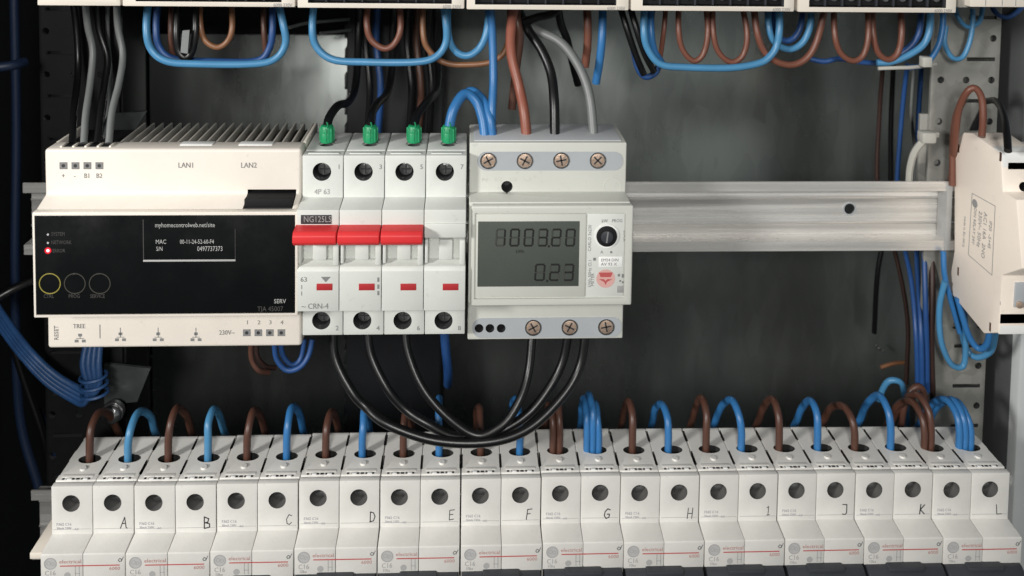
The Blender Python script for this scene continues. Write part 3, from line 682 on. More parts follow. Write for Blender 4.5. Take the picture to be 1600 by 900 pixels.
# nose print: round emblem, maker's line, red rule, ratings
Yp = ny-.05
mb = MB(); cz = -18.6; ex_ = -W2+4.0
mb.ring((ex_, Yp-.05, cz), 2.6, .4, .12); mb.ring((ex_-.75, Yp-.02, cz+.2), .95, .3, .1, 16)
mb.ring((ex_+.9, Yp-.02, cz-.2), .8, .28, .1, 16); pass
mb.text('C16', (ex_-2.4, Yp, cz-4.2), 3.0, sx=.9); mb.text('10ka', (ex_-2.0, Yp, cz-6.3), 2.0, sx=.85)
mb.cyl((ex_+7.0, Yp, cz-5.2), 1.35, .1, 'Y', 16)
for dx, h0 in ((10.3, 1.8), (11.9, 1.8)): mb.box(ex_+dx-.17, ex_+dx+.17, Yp, Yp+.1, cz-6.3, cz-1.2)
mb.box(ex_+10.2, ex_+12, Yp, Yp+.1, cz-4.6, cz-4.3)
mb.build('printed_emblem', 'emblem_ink', pr)
mb = MB(); mb.text('electrical', (ex_+3.6, Yp, cz+.75), 2.3, sx=1.1); mb.text('6000', (ex_+24.2, Yp, cz-2.6), 2.1, sx=1.1); mb.build('maker_print', 'dull_red_ink', pr)
mb = MB(); mb.box(ex_+4, ex_+28.6, Yp-.03, Yp+.1, cz-1.35, cz-.9); mb.build('red_rule', 'red_ink', pr)
mb = MB(); tx = ex_+29.0
mb.stroke([(tx-.9, cz+1), (tx-.3, cz+1.8), (tx+.5, cz+1.4), (tx+.3, cz+.6), (tx-.5, cz+.4), (tx-.9, cz+1)], .35, Yp); mb.stroke([(tx+.3, cz+.5), (tx+1.2, cz+2.4)], .35, Yp)
mb.build('test_symbol', 'grey_ink', pr)
mb = MB(); mb.cyl((ex_, Yp+.03, cz), 2.3, .1, 'Y', 24); mb.build('emblem_disc', 'emblem_pale', pr)
# dark linked lever under the nose
prof = [(ny+5, zn2+.2), (ny-1.6, zn2+.15), (ny-6, zn2-2.6), (ny-7, zn2-9), (ny-5, zn2-12), (ny+5, zn2-13)]
mb = MB(); mb.prism(prof, -W2+.5, W2-.5, 'X', bev=.5, seg=2); lv = mb.build('linked_lever', 'toggle_dark', pr)
mb = MB(); mb.box(-8, 8, ny-3.4, ny+2, zn2-2, zn2+.95, .7, 2); mb.build('lever_ridge', 'toggle_dark', lv)
STR = {'A': [[(0, 0), (.35, 1), (.62, .05)], [(.12, .42), (.5, .45)], [(.62, .05), (.75, .0)]], 'B': [[(.1, 0), (.15, 1), (.6, .85), (.5, .55), (.2, .5), (.65, .4), (.65, .1), (.1, 0)]],
       'C': [[(.65, .9), (.3, 1), (.05, .55), (.15, .1), (.45, 0), (.7, .2)]], 'D': [[(.1, 0), (.12, 1), (.5, .9), (.68, .55), (.5, .1), (.05, 0)]],
       'E': [[(.65, 1), (.1, .95), (.1, 0), (.6, .08)], [(.1, .5), (.5, .55)]], 'F': [[(.65, 1), (.15, .95), (.12, 0)], [(.13, .52), (.5, .56)]],
       'G': [[(.72, .9), (.4, 1), (.1, .7), (.05, .3), (.3, 0), (.65, .12), (.68, .45), (.38, .45)]], 'H': [[(.08, 0), (.12, 1)], [(.6, 0), (.62, 1)], [(.1, .5), (.6, .48)]],
       'I': [[(.16, .86), (.38, 1), (.36, 0)], [(.18, .0), (.58, .03)]], 'J': [[(.1, 1), (.6, .98), (.6, .15), (.4, 0), (.1, .05)]], 'K': [[(.1, 0), (.12, 1)], [(.6, .95), (.13, .45), (.7, 0)]], 'L': [[(.1, 1), (.08, .05), (.65, .08)]]}
LU = [194, 323, 452, 582, 706, 826, 948, 1078, 1200, 1320, 1441, 1560]; LV = [817, 816, 811, 808, 804, 803, 803, 801, 798, 797, 796, 796]
def copy_tree(o, parent=None):
    c_ = o.copy(); COL.objects.link(c_)
    if parent is not None: c_.parent = parent
    for ch in list(o.children): copy_tree(ch, c_)
    return c_
org = []
for k in range(12):
    um = (HX[2*k]+HX[2*k+1])/2; q = P(um+.6, interp(um, HV), sy)
    org.append(Vector((q.x, 0, q.z)))
# keep neighbours from overlapping: measured centres are at least one pair pitch apart
mean = sum(o.x-(k-5.5)*35.2 for k, o in enumerate(org))/12
for k, o in enumerate(org): o.x = mean+(k-5.5)*35.22
lab12 = ['lower row breaker marked %s, ' % c for c in LET]
ext = ['at the left end with one brown and one blue wire', 'second from the left end', 'under the right half of the cream controller', 'below the left pole of the wide breaker',
       'under the crossing black cables', 'under the lowest bend of the black cables', 'with a blue triple wire on its right pole', 'just right of the blue triple wire',
       'below the bare rail', 'third from the right end before K', 'second from the right end', 'at the right end with a blue triple wire']
ext[9] = 'between those marked I and K'
for k in range(12):
    b_ = pr if k == 0 else copy_tree(pr)
    b_.location = (org[k]+Vector((0, random.uniform(-.25, .35), 0)))*K; b_.rotation_euler = (radians(random.uniform(-.25, .25)), 0, radians(random.uniform(-.12, .12))); b_['label'] = lab12[k]+ext[k]; b_['_o'] = tuple(org[k])
for k, b_ in enumerate([o for o in S.objects if o.name.startswith('two_pole_breaker')]):
    idx = min(range(12), key=lambda j: (org[j]*K-b_.location).length)
    q = P(LU[idx], LV[idx], sy)
    mb = MB(); h_ = 4.9
    wd_ = (.4, .5, .34, .42, .34, .38, .46, .34, .3, .4, .48, .36)[idx]; h_ = 4.9*(1, 1.05, .9, .92, .95, .98, .9, 1.0, .8, .95, .92, .95)[idx]; sk = (.12, -.05, .1, 0, .06, .12, .1, .08, .05, 0, .1, -.12)[idx]
    for st_ in STR[LET[idx]]: mb.stroke([(q.x+(a-.35+sk*(b-.5))*h_*.8, q.z+(b-.5)*h_) for a, b in st_], wd_, sy-.06)
    mb.build('handwritten_letter', 'ink', b_)

# ------------------------------------------------------------------ wires of the lower row
EN = [(140, 'n', 1), (200, 'l', 1), (263, 'n', 1), (325, 'l', 1), (386, 'n', 1), (448, 'b', 1), (509, 'n', 1), (566, 'b', 1), (630, 'n', 1), (686, 'b', 1), (751, 'n', 1), (812, 'b', 1),
      (869, 'n', 2), (926, 'b', 3), (988, 'n', 1), (1044, 'b', 1), (1103, 'n', 1), (1158, 'b', 1), (1217, 'n', 1), (1277, 'b', 1), (1335, 'n', 1), (1391, 'b', 1), (1449, 'n', 2), (1507, 'b', 3)]
CN = {'n': ('brown_wire', 'brown'), 'l': ('light_blue_wire', 'blue'), 'b': ('blue_wire', 'blue')}
random.seed(3)
for i, (u, c_, n) in enumerate(EN):
    k = i//2; z0 = org[k].z+zt; x0 = P(u, 703, -27.5).x
    x0 = org[k].x+(PW/2 if i % 2 else -PW/2)+.3 if abs(x0-(org[k].x+(PW/2 if i % 2 else -PW/2))) > 3.6 else x0
    for j in range(n):
        dx = (j-(n-1)/2)*(2.7 if n == 3 else 3.1); dh = random.uniform(-2.6, 2.8)+(1 if j == 1 else 0); dd = random.uniform(-1.5, 1.5); lean = random.uniform(-1.6, 1.6)
        hgt = 16+dh; xx = x0+dx
        pts = [(x0+dx*.8, -27.5, z0-7), (xx, -27.5, z0), (xx, -27.2, z0+hgt*.5), (xx+lean*.3, -24.8+dd*.3, z0+hgt*.86), (xx+lean*.6, -18.5+dd, z0+hgt), (xx+lean, -11+dd, z0+hgt*.72), (xx+lean*1.3, -3+dd, z0+hgt*.15), (xx+lean*1.5, 3+dd*.5, z0-9), (xx+lean, 18, z0-34)]
        mb = MB(); mb.tube([(p[0]+random.uniform(-.35, .35)*(2 < q_ < 8), p[1], p[2]+random.uniform(-.4, .4)*(2 < q_ < 8)) for q_, p in enumerate(pts)], 1.68 if n == 1 else 1.6, 12, 6)
        mtn, cn = CN[c_]
        o = mb.build('looped_wire', mtn)
        side = 'left' if i % 2 == 0 else 'right'
        if n == 1: lb = '%s looped wire in the %s pole of breaker %s' % (cn, side, LET[k])
        elif n == 2: lb = '%s brown wire of the pair in the left pole of breaker %s' % (('left', 'right')[j], LET[k])
        else: lb = '%s blue wire of the three in the right pole of breaker %s' % (('left', 'middle', 'right')[j], LET[k])
        tag(o, lb, 'wire', 'wires looping into the lower breakers'); offset_origin(o, pts[0])

# ------------------------------------------------------------------ black link cables under breaker and meter
G = 'black link cables from breaker to meter'
def wy(l, r): return wire
wire('link_cable', 'black_wire', [(520, 510, -26), (524, 560, -30), (550, 612, -36), (572, 636, -38), (606, 663, -43), (680, 688, -46), (765, 690, -47), (828, 668, -44), (880, 618, -38), (906, 572, -33), (915, 520, -30)], 2.05, 'outermost and lowest black cable from the breaker to the meter', 'cable', G, 14)
wire('link_cable', 'black_wire', [(574, 510, -26), (580, 555, -30), (606, 608, -36), (634, 640, -38), (668, 662, -41), (715, 683, -42), (775, 676, -42), (826, 646, -40), (862, 600, -35), (880, 562, -32), (888, 520, -30)], 2.0, 'middle black cable of the three under the breaker and meter', 'cable', G, 14)
wire('link_cable', 'black_wire', [(632, 510, -28), (638, 552, -32), (660, 605, -38), (698, 650, -43), (745, 680, -46), (785, 664, -46), (812, 625, -42), (826, 580, -36), (832, 520, -30)], 1.95, 'innermost black cable with the tightest bend', 'cable', G, 14)

# ------------------------------------------------------------------ wires entering the breaker and the meter
def ferrule(o, u, v, Y, r, L, name='green_ferrule'):
    pass
G = 'green sleeved cables on the breaker'
gl = ['leftmost green sleeved black cable on top of the breaker', 'second green sleeved black cable on the breaker', 'third green sleeved black cable on the breaker', 'green sleeved blue wire looping from breaker to meter']
paths = [[(511, 222, -29), (511, 205, -29), (514, 185, -24), (528, 165, -10), (545, 158, 12), (556, 130, 34), (560, 60, 52), (562, -20, 56)],
         [(579, 222, -29), (579, 203, -29), (580, 180, -22), (590, 162, -6), (604, 146, 20), (612, 110, 40), (614, 40, 54), (616, -20, 56)],
         [(647, 222, -29), (647, 203, -29), (652, 180, -22), (668, 158, -8), (682, 140, 16), (684, 100, 40), (682, 40, 54), (680, -20, 56)],
         [(701, 222, -29), (702, 200, -29), (709, 170, -27), (726, 147, -22), (744, 158, -22), (754, 185, -25), (758, 214, -28)]]
for k in range(4):
    w3 = [P(*p) for p in paths[k]]
    t = thing('sleeved_cable', gl[k], 'cable', w3[0], G)
    MB().tube(w3, 2.3 if k == 3 else 2.0, 12).build('insulation', 'blue_wire' if k == 3 else 'black_wire', t)
    q = P((511, 579, 647, 701)[k], 214, -29); mb = MB()
    zb_ = bt_ = q.z
    mb.cyl((q.x, -29, q.z-2.2), 3.1, 4.6, 'Z', 20, bev=.5); mb.cyl((q.x, -29, q.z+2.2), 3.3, 3.2, 'Z', 20, r2=2.6, bev=.4)
    for a in range(8): mb.box(q.x+3.0*cos(a*pi/4)-.35, q.x+3.0*cos(a*pi/4)+.35, -29+3.0*sin(a*pi/4)-.35, -29+3.0*sin(a*pi/4)+.35, q.z-1.5, q.z+4.4, .15)
    sl_ = mb.build('green_sleeve', 'green_plastic', t)
    mb = MB(); mb.tube([(q.x+.3, -31, q.z+4), (q.x+.8, -32, q.z+6.2), (q.x+.4, -32, q.z+7.6)], .35, 6); mb.build('sleeve_tail', 'green_plastic', sl_)
wire('blue_wire', 'blue_wire', [(722, 150, -8), (738, 142, -12), (756, 158, -20), (766, 185, -26), (770, 214, -28)], 2.0, 'blue wire arching into the left meter terminal beside the sleeved one')
wire('blue_wire', 'blue_wire', [(764, -12, -14), (769, 50, -14), (771, 120, -18), (769, 170, -24), (768, 214, -27)], 1.9, 'long straight blue wire dropping from the top row into the meter')
wire('brown_cable', 'red_brown_wire', [(808, -12, -16), (799, 40, -14), (799, 85, -14), (811, 135, -18), (819, 175, -24), (823, 216, -27)], 2.35, 'thick reddish brown cable entering the second meter terminal', 'cable')
wire('black_cable', 'black_wire', [(812, 20, 4), (826, 48, -2), (846, 78, -8), (861, 115, -14), (866, 160, -22), (867, 216, -27)], 2.3, 'thick black cable curving into the third meter terminal', 'cable')
wire('grey_cable', 'grey_wire', [(818, 38, 4), (845, 50, -2), (878, 68, -8), (905, 105, -14), (921, 150, -20), (928, 216, -26)], 2.2, 'grey cable curving into the right meter terminal', 'cable')
wire('black_cable', 'black_wire', [(818, 34, -4), (840, 27, -6), (868, 18, -8), (885, -12, -10)], 2.0, 'short black cable rising right from the crossing above the meter', 'cable')
wire('black_cable', 'black_wire', [(868, -12, -2), (876, 35, 0), (886, 62, 4), (894, 95, 10), (903, 132, 16)], 1.9, 'black cable hanging behind the grey meter cable', 'cable')

# grey and black cables into the controller
for (pts, mt, lb) in (([(132, -12, -18), (137, 40, -14), (145, 80, -14), (141, 130, -20), (134, 180, -30), (131, 224, -38)], 'grey_wire', 'light grey cable into the second terminal of the controller'),
                      ([(182, -12, -12), (184, 40, -10), (192, 85, -12), (186, 130, -20), (175, 175, -30), (170, 224, -38)], 'grey_wire', 'light grey cable bowed to the right into the controller'),
                      ([(150, -12, -8), (155, 45, -6), (168, 90, -8), (163, 135, -16), (157, 180, -28), (152, 224, -38)], 'black_wire', 'black cable between the two grey controller cables'),
                      ([(112, -12, -2), (120, 50, 0), (122, 110, -4), (116, 170, -22), (113, 224, -38)], 'black_wire', 'black cable at the left end of the controller top'),
                      ([(168, -12, 0), (168, 50, 2), (172, 110, 0), (170, 170, -16), (160, 215, -34)], 'grey_wire', 'thin grey cable just behind the bowed one')):
    wire('control_cable', mt, pts, 1.55 if 'thin' not in lb else 1.0, lb, 'cable', 'cables into the controller')

# ------------------------------------------------------------------ upper devices: only their undersides show
G = 'white modules of the upper row'
ue = [(58, 188), (191, 461), (464.5, 725.5), (729, 982.5), (986, 1241), (1247, 1494)]
vb = [9.5, 11.5, 14, 16.5, 18.5, 20.5]
win = [None, (212, 440), (481, 706), (742, 963), (1004, 1225), (1264, 1478)]
tl = ['plain white module at the left end of the upper row', 'white upper module above the cream controller', 'white upper module above the wide breaker', 'white upper module above the meter',
      'white upper module above the bare rail', 'rightmost wide white upper module with a black terminal window']
for k, ((ua, ub), v) in enumerate(zip(ue, vb)):
    yn = -48; a, b = P(ua, v, yn), P(ub, v, yn)
    t = thing('upper_module', tl[k], 'rail module', (a.x, 0, a.z), G)
    prof = [(yn, b.z), (yn, b.z+44), (-38, b.z+46), (-38, b.z+70), (-6, b.z+70), (-2, b.z+60), (-2, b.z+4), (-12, b.z), (-38, b.z)]
    mb = MB(); mb.prism(prof, a.x, b.x, 'X', bev=.5); o = mb.build('housing', 'top_plastic', t)
    if win[k] or k == 0:
        wa, wb = win[k] if win[k] else (68, 178)
        v0 = v-9.5 if k else v-11.5
        qa, qb = P(wa, v0, yn), P(wb, v0, yn)
        c = MB(); c.box(qa.x, qb.x, yn-2, yn+5, qa.z, qa.z+16); cut(o, c)
        mb = MB(); mb.box(qa.x+.4, qb.x-.4, yn+2, yn+4, qa.z+.4, qa.z+15.5, .3); wn = mb.build('terminal_window', 'matt_black', t)
        mb = MB(); n = 8; st_ = (qb.x-qa.x)/n
        for j in range(n):
            xq = qa.x+st_*(j+.5); mb.cyl((xq, yn+.6, qa.z+3.6), 1.4, 2, 'Y', 16, bev=.3)
        mb.build('terminal_screws', 'steel_screw', t)
        mb = MB()
        for j in range(n+1):
            xq = qa.x+st_*j; mb.box(xq-.35, xq+.35, yn+.8, yn+3, qa.z+.3, qa.z+15, .1)
        mb.build('window_ribs', 'toggle_dark', t)
    if k:
        mb = MB(); T(mb, '6000 230V', ub-34, v-3.4, 6, yn-.1, sx=.8); mb.build('small_print', 'pale_ink', t)
a, b = P(1516, 11, -48), P(1640, 11, -48)
t = thing('terminal_strip', 'slotted cream terminal strip at the top right corner', 'terminal strip', (a.x, 0, a.z))
mb = MB(); mb.box(a.x, b.x, -48, -8, a.z, a.z+26, .5); o = mb.build('housing', 'top_plastic', t)
mb = MB()
for u in (1540, 1566, 1587): q = P(u, 5, -48.1); mb.box(q.x-.2, q.x+.2, -48.1, -47, a.z+.6, a.z+20)
mb.build('slot_line', 'terminal_grey', t)
a, b = P(1497, 12, -44), P(1514, 12, -44)
mb = MB(); mb.box(a.x, b.x, -44, -6, a.z, a.z+26, .5); tag(offset_origin(mb.build('end_stop', 'fin_grey'), a), 'beige grey end stop between the last upper module and terminal strip', 'end clamp')

# ------------------------------------------------------------------ wires hanging below the upper row
G = 'wires hanging from the upper row'
UP = [
 ('light_blue_wire', 1.7, -16, [(233, -14), (229, 45), (237, 78), (262, 96), (310, 100), (395, 100), (430, 92), (446, 68), (442, 35), (430, -14)], 'wide blue loop hanging above the cream controller'),
 ('deep_blue_wire', 1.6, -8, [(248, -14), (244, 45), (250, 75), (272, 92), (330, 96), (400, 95), (421, 75), (426, 40), (424, -14)], 'darker blue loop just behind the wide one above the controller'),
 ('brown_wire', 1.3, -4, [(268, -14), (267, 40), (268, 75), (276, 100)], 'brown wire inside the left end of the wide blue loop'),
 ('black_wire', 1.7, -12, [(280, -14), (276, 45), (279, 78), (290, 90), (301, 78), (306, 40), (303, -14)], 'narrow black loop carrying a pale tag'),
 ('orange_wire', 1.35, -10, [(313, -14), (313, 35), (320, 62), (339, 74), (356, 64), (363, 40), (360, -14)], 'rounded orange brown loop right of the pale tag'),
 ('brown_wire', 1.3, -2, [(411, -14), (412, 40), (415, 80), (418, 100)], 'brown wire behind the right end of the wide blue loop'),
 ('light_blue_wire', 1.7, -16, [(493, -14), (488, 40), (494, 72), (520, 93), (570, 97), (650, 97), (682, 88), (697, 65), (696, 30), (688, -14)], 'wide blue loop hanging above the wide breaker'),
 ('rust_wire', 1.5, -12, [(576, -14), (573, 35), (580, 62), (601, 76), (618, 66), (626, 40), (622, -14)], 'brown loop inside the blue loop above the wide breaker'),
 ('orange_wire', 1.4, -8, [(662, -14), (661, 50), (670, 78), (695, 98), (735, 101), (772, 95), (791, 75), (796, 40), (797, -14)], 'long orange brown wire sweeping under the blue bends'),
 ('light_blue_wire', 1.7, -12, [(700, -14), (700, 50), (710, 78), (730, 87), (750, 74), (761, 45), (765, -14)], 'short blue loop left of the meter cables'),
 ('rust_wire', 1.6, 4, [(815, -14), (812, 40), (806, 90), (803, 120)], 'brown wire behind the thick reddish cable'),
 ('brown_wire', 2.0, -8, [(806, -14), (808, 30), (812, 60), (806, 110), (800, 170)], 'dark brown cable at the crossing above the meter'),
 ('rust_wire', 2.0, 2, [(915, -14), (918, 30), (918, 70), (914, 104)], 'straight brown wire right of the grey meter cable'),
 ('blue_wire', 2.0, -2, [(942, -14), (941, 50), (937, 95), (931, 130)], 'straight blue wire hanging right of the grey meter cable'),
 ('black_wire', 1.6, -2, [(962, -14), (978, 40), (993, 85), (1006, 116)], 'left black wire of the slanting pair'),
 ('black_wire', 1.6, -6, [(978, -14), (993, 40), (1008, 85), (1022, 112)], 'right black wire of the slanting pair'),
 ('deep_blue_wire', 1.5, 4, [(988, 70), (996, 105), (1008, 120), (1024, 114), (1030, 100)], 'dark blue bend under the slanting black wires'),
 ('light_blue_wire', 1.7, -14, [(1008, -14), (1006, 45), (1012, 76), (1032, 100), (1070, 105), (1140, 106), (1185, 99), (1203, 88), (1214, 70), (1218, 40), (1216, -14)], 'wide blue wire running right above the bare rail'),
 ('blue_wire', 1.7, -8, [(1018, -14), (1017, 45), (1022, 78), (1034, 98)], 'second blue wire tucked beside the wide one'),
 ('rust_wire', 1.2, -4, [(1042, -14), (1038, 40), (1032, 88)], 'thin brown wire beside the blue pair'),
 ('rust_wire', 1.35, -12, [(1062, -14), (1060, 40), (1066, 76), (1084, 95), (1100, 82), (1106, 45), (1100, -14)], 'left one of the two upright brown loops'),
 ('rust_wire', 1.35, -12, [(1114, -14), (1114, 45), (1122, 80), (1143, 97), (1162, 84), (1167, 48), (1154, -14)], 'right one of the two upright brown loops'),
 ('rust_wire', 1.6, -12, [(1176, -14), (1182, 45), (1194, 80), (1215, 97), (1240, 101), (1262, 89), (1277, 62), (1287, 20), (1290, -14)], 'big brown loop round the smaller blue bends'),
 ('light_blue_wire', 1.6, -8, [(1200, -14), (1201, 40), (1210, 66), (1234, 77), (1256, 64), (1267, 32), (1264, -14)], 'outer blue bend inside the big brown loop'),
 ('deep_blue_wire', 1.5, -2, [(1206, -14), (1210, 40), (1222, 62), (1240, 60), (1252, 36), (1256, -14)], 'inner darker blue bend inside the big brown loop'),
 ('rust_wire', 1.4, -12, [(1303, -14), (1304, 50), (1313, 82), (1333, 95), (1350, 84), (1357, 50), (1354, -14)], 'left of the two narrow brown loops near the cable tie'),
 ('rust_wire', 1.5, -10, [(1363, -14), (1364, 50), (1372, 82), (1389, 93), (1404, 80), (1409, 45), (1404, -14)], 'right of the two narrow brown loops near the cable tie'),
 ('light_blue_wire', 1.6, -10, [(1453, -14), (1453, 40), (1444, 68), (1420, 86), (1392, 97), (1370, 98)], 'blue wire curving left to the white cable tie'),
 ('deep_blue_wire', 1.5, -4, [(1438, -14), (1438, 40), (1428, 66), (1408, 84), (1380, 97)], 'darker blue wire curving left beside the cable tie'),
 ('blue_wire', 1.4, -2, [(1474, 14), (1472, 50), (1463, 78), (1445, 100), (1420, 106)], 'blue wire bent over the top of the cable tie'),
 ('light_blue_wire', 1.2, 2, [(1478, 40), (1476, 68), (1488, 90), (1503, 90), (1513, 72), (1519, 45), (1520, 14)], 'thin blue loop in front of the right upright'),
 ('light_blue_wire', 1.1, 4, [(1490, -4), (1496, 25), (1512, 42), (1530, 34), (1536, 10)], 'upper thin blue bend by the right upright'),
 ('deep_blue_wire', 1.2, 4, [(1545, -2), (1556, 20), (1575, 27), (1594, 14), (1606, -6)], 'thin dark blue bend in the top right corner'),
 ('brown_wire', 1.4, 2, [(1020, -14), (1018, 30), (1010, 60)], 'short brown stub behind the blue pair'),
 ('deep_blue_wire', 1.3, 6, [(1266, 92), (1288, 96), (1312, 92), (1345, 97), (1378, 99)], 'blue strand running between the brown loops'),
]
for mtn, r, Y, pts, lb in UP:
    n = len(pts)
    wire('hanging_wire', mtn, [(u, v, Y+(6 if v < 10 else 0)-2*sin(pi*j/(n-1))) for j, (u, v) in enumerate(pts)], r, lb, 'wire', G)
q = P(289, 64, -16); mb = MB()
mb.poly([P(285, 48, -17), P(296, 47, -17), P(293, 84, -17), P(282, 82, -17)], .8); tag(offset_origin(mb.build('cable_tag', 'grey_paint'), q), 'pale grey tag on the narrow black loop', 'tag')
for (pts, lb) in (([(452, 43, 30), (480, 36, 40), (512, 33, 50), (545, 30, 60)], 'upper thin grey wire slanting behind the blue loops'), ([(500, 52, 60), (530, 49, 70), (548, 47, 76)], 'lower thin grey wire slanting behind the blue loops')):
    wire('thin_wire', 'grey_wire', pts, .9, lb)
for i, (u, c_) in enumerate(((575, 'black_wire'), (592, 'deep_blue_wire'), (640, 'black_wire'), (655, 'brown_wire'), (672, 'black_wire'))):
    wire('duct_wire', c_, [(u, -20, 62), (u-4, 60, 66), (u+3, 140, 60), (u-2, 230, 64), (u, 330, 66)], 1.9, ['leftmost black wire running down the dark duct', 'dark blue wire running down the dark duct', 'middle black wire running down the dark duct', 'brown wire running down the dark duct', 'rightmost black wire running down the dark duct'][i], 'wire', 'wires down the dark duct')

# ------------------------------------------------------------------ right hand wiring
G = 'vertical strands by the right upright'
RW = [('deep_blue_wire', 1.2, [(1418, 100, 30), (1412, 150, 34), (1406, 220, 36), (1402, 300, 36), (1412, 380, 36), (1424, 440, 20), (1431, 520, 6), (1434, 604, 6)], 'leftmost blue strand running down behind the bare rail'),
      ('deep_blue_wire', 1.3, [(1440, 100, 40), (1434, 200, 44), (1430, 320, 44), (1434, 430, 22), (1439, 520, 5), (1441, 612, 5)], 'middle blue strand running down behind the bare rail'),
      ('shade_brown', 1.2, [(1380, 98, 50), (1374, 180, 56), (1372, 300, 56), (1400, 400, 52), (1418, 500, 48), (1416, 600, 46)], 'brown strand running down behind the bare rail'),
      ('grey_wire', .9, [(1428, 100, 44), (1424, 180, 44), (1430, 240, 44), (1428, 320, 44)], 'thin grey strand left of the right upright'),
      ('black_wire', 1.4, [(1396, 98, 60), (1392, 200, 62), (1390, 330, 62), (1372, 420, 60), (1366, 520, 64)], 'black strand near the back sheet'),
      ('deep_blue_wire', 1.3, [(1444, 394, 12), (1446, 470, 5), (1448, 540, 4), (1449, 612, 5)], 'short dark blue strand below the rail end'),
      ('shade_brown', 1.5, [(1456, 394, 12), (1457, 470, 6), (1455, 540, 5), (1458, 630, 6)], 'short brown strand below the rail end')]
for mtn, r, pts, lb in RW: wire('wire_strand', mtn, pts, r, lb, 'wire', G)
G = 'blue loops under the right end module'
for mtn, r, pts, lb in (('light_blue_wire', 1.4, [(1476, 440, -6), (1468, 480, -4), (1470, 530, -4), (1484, 566, -4), (1500, 574, -4), (1508, 560, -4), (1508, 500, -6), (1506, 470, -6)], 'leftmost tall blue loop under the right end module'),
                        ('light_blue_wire', 1.5, [(1486, 455, 0), (1500, 500, 0), (1508, 540, 0), (1524, 558, -4), (1548, 548, -10), (1556, 515, -16)], 'blue loop curving right under the end module'),
                        ('blue_wire', 1.5, [(1496, 465, -8), (1512, 520, -10), (1528, 544, -12), (1542, 538, -16), (1548, 510, -20)], 'inner blue loop under the end module'),
                        ('blue_wire', 1.3, [(1474, 392, -2), (1476, 430, -4), (1486, 470, -4), (1500, 520, -4)], 'short blue wire from the rail to the loops')):
    wire('blue_loop', mtn, pts, r, lb, 'wire', G)
wire('brown_wire', 'rust_wire', [(1482, 310, 14), (1488, 268, 6), (1492, 220, -6), (1498, 172, -10), (1511, 144, -14), (1524, 138, -16), (1534, 154, -20), (1536, 185, -24), (1534, 214, -28)], 1.6, 'brown wire looped over the top of the right end module')
wire('brown_wire', 'rust_wire', [(1488, 290, -2), (1489, 220, 0), (1494, 180, 0), (1505, 158, 0)], 1.5, 'brown wire passing behind the right end module')
wire('black_wire', 'black_wire', [(1540, 158, 0), (1556, 158, -10), (1568, 178, -24), (1573, 205, -36), (1575, 236, -44)], 1.6, 'black wire bending down onto the right end module')
q = P(1530, 186, 5); mb = MB(); mb.poly([P(1534, 170, 6), P(1541, 170, 6), P(1528, 204, 6), P(1518, 204, 6)], 1.2); tag(offset_origin(mb.build('dark_clip', 'matt_black'), q), 'slanted dark clip behind the brown loop on the upright', 'clip')
# white ties
w3 = [P(1420, 292, 6), P(1422, 262, 4), P(1430, 236, 2), (P(1448, 214, 0))]
t = thing('cable_tie', 'white curved cable tie above the bare rail by the right upright', 'cable tie', w3[0], 'white cable ties')
mb = MB(); mb.tube(w3, 1.7, 8); mb.build('strap', 'white_tie', t)
q = w3[3]; mb = MB(); mb.box(q.x-3.6, q.x+3.6, q.y-3, q.y+3, q.z-2.6, q.z+3.0, 1.1, 2); mb.box(q.x+2, q.x+5.6, q.y-1.4, q.y+1.4, q.z+0, q.z+2.6, .5); mb.build('tie_head', 'white_tie', t)
w3 = [P(1372, 107, -14), P(1400, 106, -15), P(1428, 105, -14), P(1462, 100, -8)]
t = thing('cable_tie', 'pale cable tie gathering blue wires below the upper row', 'cable tie', w3[0], 'white cable ties')
mb = MB(); mb.tube(w3, .9, 8); mb.build('strap', 'white_tie', t)
q = P(1446, 100, -16); mb = MB(); mb.box(q.x-2.2, q.x+2.2, q.y-2, q.y+2, q.z-1.2, q.z+3.6, .5, 2); mb.build('tie_head', 'white_tie', t)
# cord behind, lower right
wire('blue_wire', 'light_blue_wire', [(1372, 625, 14), (1384, 600, 10), (1396, 594, 8), (1410, 602, 8), (1416, 640, 12), (1418, 670, 20)], 1.5, 'pale blue wire arching behind the breaker marked K')
wire('brown_wire', 'brown_wire', [(1406, 690, 0), (1412, 640, -4), (1424, 610, -4), (1440, 606, -4), (1448, 640, -4), (1450, 690, -4)], 1.5, 'dark brown wire arching behind the breaker marked L')
wire('copper_strand', 'orange_wire', [(1376, 574, 60), (1396, 568, 60), (1420, 566, 60)], 1.1, 'frayed copper coloured wire end near the back sheet')
for k, (u, v) in enumerate(((1375, 546), (1370, 541), (1381, 550), (234, 559), (129, 656))):
    q = P(u, v, 100 if u > 900 else 60); mb = MB(); mb.cyl((q.x, q.y, q.z), 1.1 if k in (0, 3) else .7, 1, 'Y', 12, bev=.2)
    tag(offset_origin(mb.build('rivet', 'steel_screw'), q), ['bright rivet low on the right of the back sheet', 'tiny rivet up left of the bright one', 'tiny rivet down right of the bright one', 'rivet beside the lower left bracket', 'rivet left of the leftmost brown wire'][k], 'rivet')

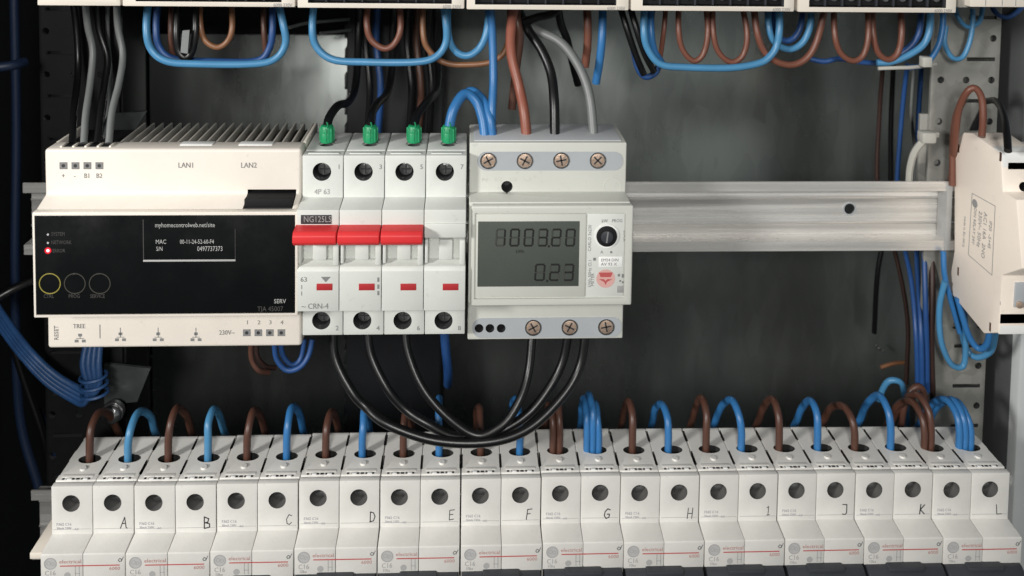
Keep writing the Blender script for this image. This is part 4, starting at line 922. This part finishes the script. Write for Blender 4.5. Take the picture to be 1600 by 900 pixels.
# ------------------------------------------------------------------ behind and below the controller, left
G = 'wire loops below the controller'
for mtn, r, pts, lb in (('brown_wire', 1.3, [(392, 530, 0), (393, 560, 0), (404, 578, 0), (420, 582, 4)], 'brown wire bend under the controller'),
                        ('shade_brown', 1.2, [(400, 530, 6), (402, 556, 6), (414, 572, 8), (430, 575, 12)], 'second brown wire bend under the controller'),
                        ('deep_blue_wire', 1.3, [(428, 530, 0), (432, 560, 0), (448, 578, 0), (468, 574, 0), (482, 556, 2), (488, 530, 4)], 'outer blue wire bend under the controller'),
                        ('deep_blue_wire', 1.2, [(438, 530, 4), (442, 555, 4), (456, 570, 4), (470, 560, 6), (476, 530, 8)], 'inner blue wire bend under the controller')):
    wire('wire_bend', mtn, pts, r, lb, 'wire', G)
wire('blue_cable', 'deep_blue_wire', [(694, 515, 6), (697, 550, 8), (700, 580, 12), (700, 600, 24)], 2.3, 'thick blue cable hanging below the wide breaker', 'cable')
G = 'blue strands tied at the lower left'
for k in range(4):
    d = k-1.5
    wire('blue_strand', 'bundle_blue', [(-30+d*3, 452-d*4, 24), (10+d*3, 512-d*4, 8), (44+d*3, 556-d*4, -2), (78+d*3, 590-d*5, -4), (112+d*2, 612-d*6, -6), (138+d*4, 622-d*5, -8-abs(d)), (146+d*6, 600, -9), (142+d*8, 570, -8), (146+d*7, 535, -4)], 1.55, ['leftmost', 'second from left', 'third from left', 'rightmost'][k]+' blue strand of the tied bundle at lower left', 'wire', G)
for k in range(3):
    q = P(146+k, 588+k*13, -8); t_ = MB(); a_ = [(q.x+6.0*cos(a), q.y+4.6*sin(a), q.z+.5*cos(a)) for a in [2*pi*j/16 for j in range(17)]]
    t_.tube(a_, .75, 6, 2); tag(offset_origin(t_.build('bundle_tie', 'bundle_blue'), q), ['top', 'middle', 'bottom'][k]+' blue tie round the lower left strand bundle', 'cable tie', 'blue ties on the strand bundle')
G = 'dark cables at the left side of the cabinet'
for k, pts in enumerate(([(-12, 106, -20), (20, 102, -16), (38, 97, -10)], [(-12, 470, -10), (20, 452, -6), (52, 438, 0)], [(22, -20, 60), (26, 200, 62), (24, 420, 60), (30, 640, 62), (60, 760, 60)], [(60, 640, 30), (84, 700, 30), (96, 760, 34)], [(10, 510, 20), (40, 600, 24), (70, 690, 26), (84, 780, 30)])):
    wire('side_cable', ['shadow_wire', 'black_wire', 'shadow_wire', 'shadow_wire', 'black_wire'][k], pts, [2.2, 2.0, 2.4, 1.6, 1.8][k],
         ['dim grey cable end at the upper left edge', 'black cable crossing the left edge beside the controller', 'shade-darkened blue cable down the left wall', 'short shade-darkened blue cable left of the lower row', 'black cable slanting down to the lower row'][k], 'cable', G)
for o in list(S.objects):
    if '_o' in o: del o['_o']
